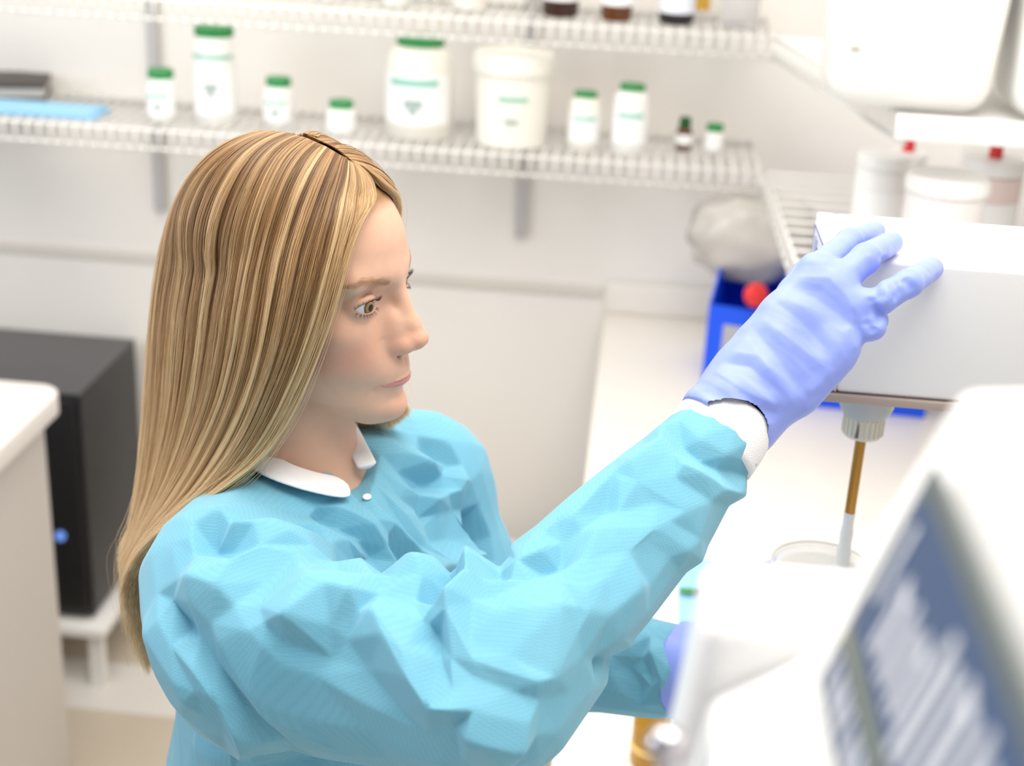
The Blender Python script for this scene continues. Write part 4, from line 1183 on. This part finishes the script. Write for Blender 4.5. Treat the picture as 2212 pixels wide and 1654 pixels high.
# ------------------------------------------------------------------ gown
AR0 = at(566, 1395, 1.055); AE = at(1055, 1475, 0.97); AW = at(1545, 952, 1.10)       # near arm
fa_ax = (AW-AE)/np.linalg.norm(AW-AE)
BL0 = SL+np.array([0.0, 0.0, -0.02]); BE = at(1075, 1400, 1.33); BW = at(1482, 1450, 1.21)  # far arm
fb_ax = (BW-BE)/np.linalg.norm(BW-BE)
def seg_r(p, a, b, rs_):
    """tube with several radii along a-b, flat at b"""
    a = np.asarray(a, np.float32); b = np.asarray(b, np.float32); ab = b-a
    t0 = ((p-a)@ab)/(ab@ab); t = np.clip(t0, 0, 1)
    r = np.interp(t, np.linspace(0, 1, len(rs_)), rs_).astype(np.float32)
    d = np.sqrt((((p-a)-t[:, None]*ab)**2).sum(-1))-r
    return d, (t0-1)*np.linalg.norm(ab)
def gown_sdf(p):
    d = torso(p, -0.006)
    sk = rcone(p, MID-UPV*0.30, MID-UPV*0.80, 0.135, 0.21)
    d = s_un(d, sk, 0.08)
    u1 = rcone(p, AR0, AE, 0.078, 0.063)
    d = s_un(d, u1, 0.035)
    f1, e1 = seg_r(p, AE, AW, (0.064, 0.062, 0.060, 0.056, 0.050, 0.043, 0.039))
    f1 = np.maximum(f1, e1)
    d = s_un(d, f1, 0.028)
    u2 = rcone(p, BL0, BE, 0.062, 0.055)
    f2, e2 = seg_r(p, BE, BW, (0.055, 0.054, 0.052, 0.047, 0.040)); f2 = np.maximum(f2, e2)
    d2 = s_un(u2, f2, 0.03)
    d = s_un(d, d2, 0.02)
    d = np.maximum(d, 0.62-p[:, 2])
    d = s_sub(d, rcone(p, VN0, VN1, 0.034, 0.003), 0.004)
    d = s_sub(d, rcone(p, NB+np.array([0, 0, 0.10]), NB+np.array([0.008, -0.008, 0.012]), 0.060, 0.048), 0.004)
    return d
_b = lambda p: torso(p, -0.006)
VN0, VN1 = raymarch(_b, (752, 783), (985, 1082))
VN0 = VN0+np.array([0, 0, 0.012])
def Z(pts): return [(230+0.4862*x, 850+0.4862*y) for x, y in pts]
# (polyline in pixels of the photograph, width m, height m, sharpness)
FOLDS = [
 (Z([(430,530),(470,650),(560,710),(650,655)]), 0.016, -0.013, 1.0),
 (Z([(400,640),(440,560),(520,500)]), 0.020, 0.006, 1.0),
 (Z([(310,870),(400,850),(490,835),(590,740),(700,665),(880,650),(1100,680),(1240,790)]), 0.030, 0.012, 1.0),
 (Z([(520,600),(640,610),(780,600)]), 0.014, 0.006, 1.0),
 (Z([(680,560),(820,610),(960,640)]), 0.014, -0.010, 1.0),
 (Z([(850,700),(860,850),(810,1100)]), 0.030, 0.006, 1.0),
 (Z([(810,1100),(890,980),(962,905),(1060,920),(1150,955)]), 0.034, 0.013, 1.0),
 (Z([(490,840),(620,1000),(770,1170)]), 0.030, 0.006, 1.0),
 (Z([(1150,955),(1260,1080),(1380,1250),(1560,1450)]), 0.026, 0.012, 1.0),
 (Z([(1420,1000),(1500,1200),(1545,1380)]), 0.016, -0.010, 1.0),
 (Z([(1520,860),(1520,1100),(1550,1300),(1575,1450)]), 0.013, 0.009, 1.0),
 (Z([(1330,840),(1480,760),(1620,735),(1690,775)]), 0.020, 0.012, 1.0),
 (Z([(1380,900),(1470,860),(1560,800)]), 0.016, -0.012, 1.0),
 (Z([(1530,960),(1580,860),(1625,770)]), 0.012, 0.008, 1.0),
 (Z([(1640,880),(1750,830),(1900,760),(2060,700)]), 0.022, -0.007, 1.0),
 (Z([(1575,1465),(1720,1520),(1880,1560)]), 0.030, 0.012, 1.0),
 (Z([(1560,1150),(1780,1230),(1990,1330)]), 0.010, 0.0025, 1.0),
 (Z([(1985,900),(2000,1100),(2000,1330)]), 0.035, 0.006, 1.0),
 (Z([(640,690),(860,690),(1000,760),(1150,820),(1330,940),(1440,1030),(1510,1050)]), 0.007, -0.0022, 1.0),
 (Z([(310,900),(330,1020),(440,1200),(600,1430),(860,1654)]), 0.014, -0.009, 1.0),
 (Z([(330,1040),(420,1230),(560,1440),(640,1640)]), 0.012, 0.006, 1.0),
 (Z([(240,850),(270,960),(330,1100)]), 0.012, -0.004, 1.0),
 (Z([(150,1000),(250,1200),(420,1420)]), 0.030, 0.005, 1.0),
 (Z([(380,1560),(600,1640)]), 0.03, 0.006, 1.0),
 (Z([(780,1180),(1000,1290),(1300,1480)]), 0.012, 0.002, 1.0),
 # chest
 (Z([(930,500),(1100,620),(1280,830)]), 0.015, -0.010, 1.0),
 (Z([(980,480),(1180,600),(1340,820)]), 0.015, 0.006, 1.0),
 (Z([(1240,640),(1320,730),(1400,810)]), 0.012, -0.010, 1.0),
 (Z([(1150,460),(1290,620),(1470,770)]), 0.010, 0.004, 1.0),
 (Z([(1200,450),(1340,600),(1500,770)]), 0.008, -0.004, 1.0),
 (Z([(1110,190),(1220,270),(1350,340),(1560,420)]), 0.018, -0.014, 1.0),
 (Z([(1180,180),(1330,280),(1500,360)]), 0.018, 0.008, 1.0),
 (Z([(1190,340),(1330,450),(1480,500)]), 0.016, -0.008, 1.0),
 (Z([(1420,480),(1560,430),(1590,360)]), 0.014, 0.008, 1.0),
 (Z([(1430,500),(1480,620),(1540,760)]), 0.018, -0.006, 1.0),
 (Z([(1610,520),(1690,660),(1715,800)]), 0.016, -0.013, 1.0),
 (Z([(1560,560),(1640,700),(1660,800)]), 0.014, 0.006, 1.0),
 (Z([(1400,230),(1480,250),(1560,330)]), 0.014, -0.008, 1.0),
 # near forearm
 ([(1440,900),(1490,960),(1560,1010),(1630,1035)], 0.012, -0.006, 1.0),
 ([(1450,990),(1500,1020),(1560,1060),(1640,1060)], 0.012, 0.004, 1.0),
 ([(1340,1020),(1420,960),(1450,895)], 0.016, 0.005, 1.0),
 ([(1290,1080),(1350,1090),(1460,1060)], 0.018, -0.004, 1.0),
 ([(1215,1215),(1240,1130),(1340,1030)], 0.014, -0.006, 1.0),
 ([(1195,1110),(1205,1180),(1140,1210)], 0.014, -0.007, 1.0),
 ([(1400,1130),(1470,1180),(1540,1230)], 0.012, 0.003, 1.0),
 ([(1230,1300),(1330,1310),(1400,1250)], 0.035, 0.006, 1.0),
 # far sleeve
 ([(1290,1420),(1350,1440),(1390,1530)], 0.016, -0.008, 1.0),
 ([(1400,1390),(1420,1440),(1460,1500)], 0.012, 0.007, 1.0),
 ([(1380,1380),(1410,1480)], 0.012, -0.007, 1.0),
]
def march_lines(lines, sdf, k=6, d0=0.6):
    """all fold lines dropped on a surface in one go"""
    D = []
    for pl in lines:
        pl = np.array(pl, np.float32)
        D.append(np.concatenate([pl[i]+(pl[i+1]-pl[i])*np.linspace(0, 1, k+1)[:-1, None] for i in range(len(pl)-1)]+[pl[-1:]]))
    al = np.concatenate(D); p = raymarch(sdf, al[:, 0], al[:, 1], d0=d0)
    return np.split(p, np.cumsum([len(d) for d in D])[:-1])
def crumple(p, seed, scale, amp):
    rs = np.random.RandomState(seed); out = np.zeros(len(p), np.float32)
    for i in range(7):
        k = rs.normal(size=3)*scale; ph = rs.rand()*6.28
        k2 = rs.normal(size=3)*scale*0.5; ph2 = rs.rand()*6.28
        s = p@k.astype(np.float32)+ph+1.3*np.sin(p@k2.astype(np.float32)+ph2)
        out += 1-2*np.abs(np.sin(s))
    return out/7*amp
def make_gown():
    v, q = surface(gown_sdf, (-0.56, 0.72, 0.60), (0.17, 1.40, 1.56), 0.0042, newton=2)
    n = vnormals(v, q)
    disp = crumple(v, 3, 10, 0.009)+crumple(v, 8, 36, 0.0015)
    P3 = march_lines([f[0] for f in FOLDS], gown_sdf)
    for (pl, w, h, sh), p3 in zip(FOLDS, P3):
        lo, hi = p3.min(0)-w, p3.max(0)+w
        m = ((v > lo) & (v < hi)).all(1)
        if not m.any(): continue
        d, t = polydist(v[m], p3)
        prof = np.clip(1-d/w, 0, 1)
        prof = np.where(prof > 0.75, prof-(prof-0.75)**2*1.2, prof)       # slightly rounded crest
        ends = np.clip(np.minimum(t, 1-t)*6+0.15, 0, 1)
        disp[m] += 1.5*h*prof*ends
    # calm the region around the neck opening
    calm = np.clip((np.linalg.norm(v-VN0, axis=1)-0.03)/0.05, 0.1, 1)
    v2 = v+n*(disp*calm)[:, None]
    o = from_np('gown', v2, q, M_gown, person); adopt(o)
    # stiff non-woven fabric: flat facets that meet in narrow creases
    me = o.data; nt_ = 2*len(me.polygons)
    md = o.modifiers.new('facets', 'DECIMATE'); md.ratio = 2700/nt_
    ms = o.modifiers.new('fine', 'SUBSURF'); ms.subdivision_type = 'SIMPLE'; ms.levels = ms.render_levels = 3
    mo = o.modifiers.new('creases', 'SMOOTH'); mo.factor = 0.5; mo.iterations = 4
    ev = o.evaluated_get(bpy.context.evaluated_depsgraph_get()); nm = bpy.data.meshes.new_from_object(ev)
    o.modifiers.clear(); o.data = nm; nm.name = 'gown'
    nm.polygons.foreach_set('use_smooth', [True]*len(nm.polygons))
    tag(o, 'light blue disposable gown')
    return o
def gown_material():
    m = bpy.data.materials.new('gown_fabric'); m.use_nodes = True; nt = m.node_tree; b = nt.nodes['Principled BSDF']
    tc = nt.nodes.new('ShaderNodeTexCoord')
    vo = nt.nodes.new('ShaderNodeTexVoronoi'); vo.inputs['Scale'].default_value = 560; vo.inputs['Randomness'].default_value = 0.15
    nt.links.new(tc.outputs['Object'], vo.inputs['Vector'])
    no = nt.nodes.new('ShaderNodeTexNoise'); no.inputs['Scale'].default_value = 14; no.inputs['Detail'].default_value = 5
    nt.links.new(tc.outputs['Object'], no.inputs['Vector'])
    mx = nt.nodes.new('ShaderNodeMix'); mx.data_type = 'RGBA'
    mx.inputs['A'].default_value = srgb(106, 176, 203); mx.inputs['B'].default_value = srgb(132, 194, 215)
    nt.links.new(no.outputs['Fac'], mx.inputs['Factor'])
    m2 = nt.nodes.new('ShaderNodeMix'); m2.data_type = 'RGBA'; m2.blend_type = 'MULTIPLY'; m2.inputs['Factor'].default_value = 0.30
    rp = nt.nodes.new('ShaderNodeMapRange'); rp.inputs['From Min'].default_value = 0.0; rp.inputs['From Max'].default_value = 0.7
    rp.inputs['To Min'].default_value = 1.0; rp.inputs['To Max'].default_value = 0.45
    nt.links.new(vo.outputs['Distance'], rp.inputs['Value'])
    nt.links.new(mx.outputs['Result'], m2.inputs['A']); nt.links.new(rp.outputs['Result'], m2.inputs['B'])
    nt.links.new(m2.outputs['Result'], b.inputs['Base Color'])
    b.inputs['Roughness'].default_value = 0.75; b.inputs['Specular IOR Level'].default_value = 0.25
    b.inputs['Sheen Weight'].default_value = 0.15
    bp_ = nt.nodes.new('ShaderNodeBump'); bp_.inputs['Strength'].default_value = 0.25; bp_.inputs['Distance'].default_value = 0.0004
    nt.links.new(vo.outputs['Distance'], bp_.inputs['Height']); nt.links.new(bp_.outputs['Normal'], b.inputs['Normal'])
    return m
M_gown = gown_material()
gown = make_gown()
# white knit collar, two bands that meet at the opening
M_knit = mat('white_knit', srgb(244, 243, 244), 0.85, bump=0.4, bscale=900)
def both(p): return np.minimum(gown_sdf(p), bust_sdf(w2h(p))*0.01)
def strip(name, P, N, width, th, m, parent, cap=True):
    """a soft band along 3D points P with surface normals N"""
    P = catmull(P, 40); N = catmull(N, 40); vs_, fs = [], []
    K = 12
    for i in range(40):
        t = P[min(i+1, 39)]-P[max(i-1, 0)]; t = t/np.linalg.norm(t); nn = N[i]-t*(N[i]@t); nn /= np.linalg.norm(nn); s = np.cross(t, nn)
        e = math.sqrt(max(0.02, 1-max(0, (i-33)/6.0)**2)) if cap else 1
        for k in range(K):
            a = 2*math.pi*k/K; ca, sa = math.cos(a), math.sin(a)
            vs_.append(P[i]+s*width/2*e*np.sign(ca)*abs(ca)**0.5+nn*th*(0.5+0.5*sa))
    for i in range(39):
        for k in range(K):
            k2 = (k+1) % K; fs.append((i*K+k, i*K+k2, (i+1)*K+k2, (i+1)*K+k))
    fs_q = np.array(fs)
    o = from_py(name, vs_, [tuple(f) for f in fs]+[tuple(range(K)), tuple(39*K+k for k in range(K))], m, parent); adopt(o)
    bmx = bmesh.new(); bmx.from_mesh(o.data); bmesh.ops.recalc_face_normals(bmx, faces=list(bmx.faces)); bmx.to_mesh(o.data); bmx.free()
    return o
def band(px, name, width, far=False):
    px = np.array(px, np.float32)
    p = raymarch(_b if far else both, px[:, 0], px[:, 1])
    n = grad(lambda q: torso(q, 0.0), p, 0.012); n /= np.linalg.norm(n, axis=1)[:, None]
    nm = n.mean(0); n = n*0.3+nm*0.7; n /= np.linalg.norm(n, axis=1)[:, None]
    if far:
        vd = -ray(770, 980); n = n*0.45+(vd/np.linalg.norm(vd)).astype(np.float32)*0.55; n /= np.linalg.norm(n, axis=1)[:, None]; p = p+n*0.004
    return strip(name, p+n*0.001, n, width, 0.0042, M_knit, person)
band([(520,975),(548,992),(600,1022),(655,1042),(710,1055),(748,1058)], 'collar', 0.031)
band([(748,928),(760,952),(774,980),(786,1004),(793,1018)], 'collar', 0.017, far=True)
sn = raymarch(gown_sdf, (793,), (1079,))[0]
o = lathe('snap_button', [(0, 0), (0.0035, 0), (0.0035, 0.001), (0.0022, 0.0016), (0, 0.0016)], M_white, person, n=16)
g_ = grad(gown_sdf, sn[None], 0.004)[0]; o.matrix_local = Matrix.Translation(Vector(sn)+Vector(g_)*0.0035-Vector(person.location)) @ Vector(g_).to_track_quat('Z', 'Y').to_matrix().to_4x4()
# trousers and shoes below the gown (outside the frame)
def legs_sdf(p):
    d = None
    for s in (-1, 1):
        hip = MID+TL*0.09*s; k = rcone(p, (hip[0], hip[1], 0.75), (hip[0], hip[1], 0.07), 0.085, 0.055)
        d = k if d is None else np.minimum(d, k)
    return np.maximum(d, 0.06-p[:, 2])
v, q = surface(legs_sdf, (-0.6, 0.75, 0.04), (0.15, 1.4, 0.86), 0.012, newton=1)
o = from_np('trousers', v, q, mat('navy_trousers', srgb(60, 70, 96), 0.8), person); adopt(o)
for s in (-1, 1):
    hip = MID+TL*0.09*s
    def shoe_sdf(p):
        q_ = tframe(p, (hip[0], hip[1], 0.035))
        d = s_un(ell(q_, (0.05, 0, 0), (0.13, 0.045, 0.04)), ell(q_, (-0.03, 0, 0.03), (0.06, 0.042, 0.05)), 0.03)
        return np.maximum(d, 0.001-p[:, 2])
    v, q = surface(shoe_sdf, (hip[0]-0.25, hip[1]-0.25, -0.01), (hip[0]+0.25, hip[1]+0.25, 0.14), 0.008, newton=1)
    o = from_np('shoe', v, q, mat('white_shoe', srgb(232, 232, 232), 0.6), person); adopt(o)
# ------------------------------------------------------------------ cuffs and gloves
def glove_material():
    m = attr_mat('nitrile_glove', 0.42, sss=0.12, spec=0.35, radius=(0.004, 0.004, 0.008), bump=0.12, bscale=160)
    return m
M_glove = glove_material()
def tube_cuff(name, a, b, ra, rb, th=0.007):
    a = np.asarray(a); b = np.asarray(b); ax = b-a; L_ = np.linalg.norm(ax); ax /= L_
    u = np.cross(ax, (0, 0, 1)); u /= np.linalg.norm(u); w = np.cross(ax, u)
    prof = []
    for t in np.linspace(0, 1, 8): prof.append((t, ra+(rb-ra)*t+0.0015*math.sin(t*math.pi)))
    prof += [(1.0, rb-th)] + [(t, ra+(rb-ra)*t-th) for t in np.linspace(0.9, 0, 5)]
    n = 64; vs_, fs = [], []
    for (t, r) in prof:
        for k in range(n):
            an = 2*math.pi*k/n; rr_ = r*(1+0.006*math.sin(an*32))
            vs_.append(a+ax*L_*t+(u*math.cos(an)+w*math.sin(an)*0.92)*rr_)
    for i in range(len(prof)):
        i2 = (i+1) % len(prof)
        for k in range(n):
            k2 = (k+1) % n; fs.append((i*n+k, i*n+k2, i2*n+k2, i2*n+k))
    o = from_py(name, vs_, fs, M_knit, person); adopt(o)
    return o
HW = at(1614, 858, 1.108)                           # near wrist
ca_ = AW-fa_ax*0.010
tube_cuff('cuff', ca_, HW-(HW-ca_)/np.linalg.norm(HW-ca_)*0.014, 0.0398, 0.0350)
tube_cuff('cuff', BW-fb_ax*0.02, BW+fb_ax*0.004, 0.031, 0.030)

FZ = BZ1+0.0100                                      # finger axis height on the mixer
K1, K2, K3, K4 = at(1762, 585, 1.112), at(1806, 615, 1.106), at(1836, 662, 1.102), at(1848, 715, 1.100)
IDX = [K1, onz(1835, 520, FZ+0.004), onz(1890, 500, FZ-0.0005)]
MIDF = [K2, onz(1870, 556, FZ+0.006), onz(1925, 524, FZ)]
RNG = [K3, at(1900, 648, 1.098), at(1962, 612, 1.103), ony(2012, 580, BY0-0.0075)]
PNK = [K4, at(1884, 706, 1.098), at(1890, 692, 1.112), at(1868, 684, 1.122)]
THB = [at(1630, 790, 1.105), at(1668, 700, 1.128), at(1712, 630, 1.150), at(1738, 585, 1.160)]
def chain(p, pts, rr_, k=0.004):
    d = None
    for i in range(len(pts)-1):
        c = rcone(p, pts[i], pts[i+1], rr_[i], rr_[i+1]); d = c if d is None else s_un(d, c, k)
    return d
PALMN = np.cross(K4-HW, K1-HW); PALMN /= np.linalg.norm(PALMN)
GE = [at(1500, 838, 1.108), at(1655, 955, 1.096)]
gl_ax = (HW-ca_)/np.linalg.norm(HW-ca_)
def glove_sdf(p):
    d = None
    wr = [HW+(K1-K4)*0.16, HW+(K1-K4)*0.05, HW-(K1-K4)*0.06, HW-(K1-K4)*0.16]
    for K, w_, r1, r2 in ((K1, wr[0], .0185, .0140), (K2, wr[1], .0190, .0145), (K3, wr[2], .0185, .0135), (K4, wr[3], .0175, .0125)):
        c = rcone(p, w_, K, r1, r2); d = c if d is None else s_un(d, c, 0.016)
    d = s_un(d, rcone(p, at(1640, 800, 1.104), at(1690, 690, 1.106), 0.024, 0.018), 0.02)
    d = s_un(d, rcone(p, at(1730, 850, 1.100), at(1800, 770, 1.100), 0.016, 0.016), 0.016)
    # fingers
    d = s_un(d, chain(p, IDX, (.0125, .0105, .0092)), 0.006)
    d = s_un(d, chain(p, MIDF, (.0130, .0115, .0100)), 0.005)
    d = s_un(d, chain(p, RNG, (.0125, .0115, .0110, .0098)), 0.005)
    d = s_un(d, chain(p, PNK, (.0120, .0100, .0095, .0085)), 0.004)
    d = s_un(d, chain(p, THB, (.017, .014, .0115, .0100)), 0.008)
    # cuff of the glove
    c0 = HW-gl_ax*0.034; c1 = HW+gl_ax*0.03
    f, e = seg_r(p, c1, c0, (0.034, 0.0370, 0.0375, 0.0380, 0.0390))
    f = np.maximum(f, e)
    d = s_un(d, f, 0.016)
    return d
GF = [
 ([(1690,620),(1760,640),(1840,700),(1872,740)], 0.010, -0.0016), ([(1660,640),(1730,690),(1800,770)], 0.009, -0.0016),
 ([(1650,690),(1740,760),(1790,800)], 0.008, 0.0016), ([(1700,600),(1790,600),(1830,640),(1860,690)], 0.010, 0.0018),
 ([(1620,700),(1680,770),(1740,850)], 0.010, -0.0018), ([(1640,770),(1690,840),(1720,880)], 0.010, 0.0020),
 ([(1560,780),(1620,790),(1700,860)], 0.010, -0.0026), ([(1540,800),(1600,840),(1680,880)], 0.010, 0.0028),
 ([(1590,830),(1640,880),(1690,900)], 0.008, -0.0026), ([(1520,820),(1570,850),(1640,920)], 0.008, 0.0022),
 ([(1880,600),(1895,640),(1880,660)], 0.006, -0.0022), ([(1905,605),(1920,640),(1905,665)], 0.006, 0.0020),
 ([(1925,600),(1940,630),(1930,650)], 0.005, -0.0022), ([(1950,600),(1975,628)], 0.005, -0.0018), ([(1885,655),(1900,680),(1895,705)], 0.005, -0.003),
 ([(1870,690),(1890,720)], 0.005, -0.003), ([(1900,545),(1912,575)], 0.006, -0.0014), ([(1880,545),(1885,590)], 0.008, 0.0012),
 ([(1850,690),(1868,730),(1870,760)], 0.006, -0.0022), ([(1830,700),(1850,760)], 0.008, 0.0016),
 ([(1990,570),(2012,590)], 0.005, -0.0012), ([(1800,790),(1770,830),(1740,850)], 0.008, 0.0016),
]
def fold_verts(v, q, sdf, folds, d0=0.6):
    n = vnormals(v, q); disp = np.zeros(len(v), np.float32)
    for (pl, w, h), p3 in zip(folds, march_lines([f[0] for f in folds], sdf, d0=d0)):
        m = ((v > p3.min(0)-w) & (v < p3.max(0)+w)).all(1)
        if not m.any(): continue
        d, t = polydist(v[m], p3)
        disp[m] += h*np.clip(1-d/w, 0, 1)*np.clip(np.minimum(t, 1-t)*5+0.1, 0, 1)
    return v+n*disp[:, None]
def glove_cols(v):
    return np.tile(np.array(srgb(150, 168, 246)[:3]), (len(v), 1))
v, q = surface(glove_sdf, (0.02, 1.0, 1.38), (0.30, 1.26, 1.66), 0.0016, newton=2)
v = fold_verts(v, q, glove_sdf, GF)
edge = np.clip(((HW-gl_ax*0.016-v)@gl_ax)/0.016, 0, 1)                  # ruffled edge of the glove
nn_ = vnormals(v, q)
v = v+nn_*(crumple(v, 21, 70, 0.0016)*(0.35+0.65*edge)+edge*0.0018*np.sin(v@np.array([150, 90, 120], np.float32)))[:, None]
v = smooth_verts(v, q, 1, 0.4)
o = from_np('glove', v, q, M_glove, person); adopt(o); color_attr(o, glove_cols(v)); tag(o, 'violet nitrile glove on the near hand')

# far hand holding the jar
JC = np.array([jx, jy, 1.245]); HB = BW+fb_ax*0.03
def jar_pt(ang, z, r=0.052): return np.array([jx+r*math.cos(ang), jy+r*math.sin(ang), z])
def glove2_sdf(p):
    pc_ = jar_pt(math.radians(195), 1.235, 0.068)
    d = rcone(p, HB, pc_, 0.029, 0.024)
    d = s_un(d, rcone(p, HB+np.array([0, 0, 0.01]), pc_+np.array([0.005, -0.01, 0.022]), 0.022, 0.018), 0.02)
    for i, (z, a1) in enumerate(((1.262, 300), (1.243, 305), (1.224, 300), (1.206, 290))):   # fingers wrap the near side
        pts = [jar_pt(math.radians(210), z, 0.062), jar_pt(math.radians(240), z, 0.053), jar_pt(math.radians(270), z, 0.052), jar_pt(math.radians(a1), z, 0.052)]
        d = s_un(d, chain(p, pts, (.0105, .0095, .0090, .0080)), 0.005)
    pts = [jar_pt(math.radians(190), 1.262, 0.060), jar_pt(math.radians(150), 1.258, 0.054), jar_pt(math.radians(115), 1.262, 0.053)]
    d = s_un(d, chain(p, pts, (.014, .0115, .0098)), 0.006)
    c0, c1 = BW-fb_ax*0.003, HB
    f, e = seg_r(p, c1, c0, (0.032, 0.0385, 0.0425)); f = np.maximum(f, e)
    d = s_un(d, f, 0.012)
    return d
v, q = surface(glove2_sdf, (0.02, 0.98, 1.17), (0.28, 1.30, 1.34), 0.0024, newton=2)
o = from_np('glove', v, q, M_glove, person); adopt(o); color_attr(o, glove_cols(v)); tag(o, 'violet nitrile glove on the far hand')
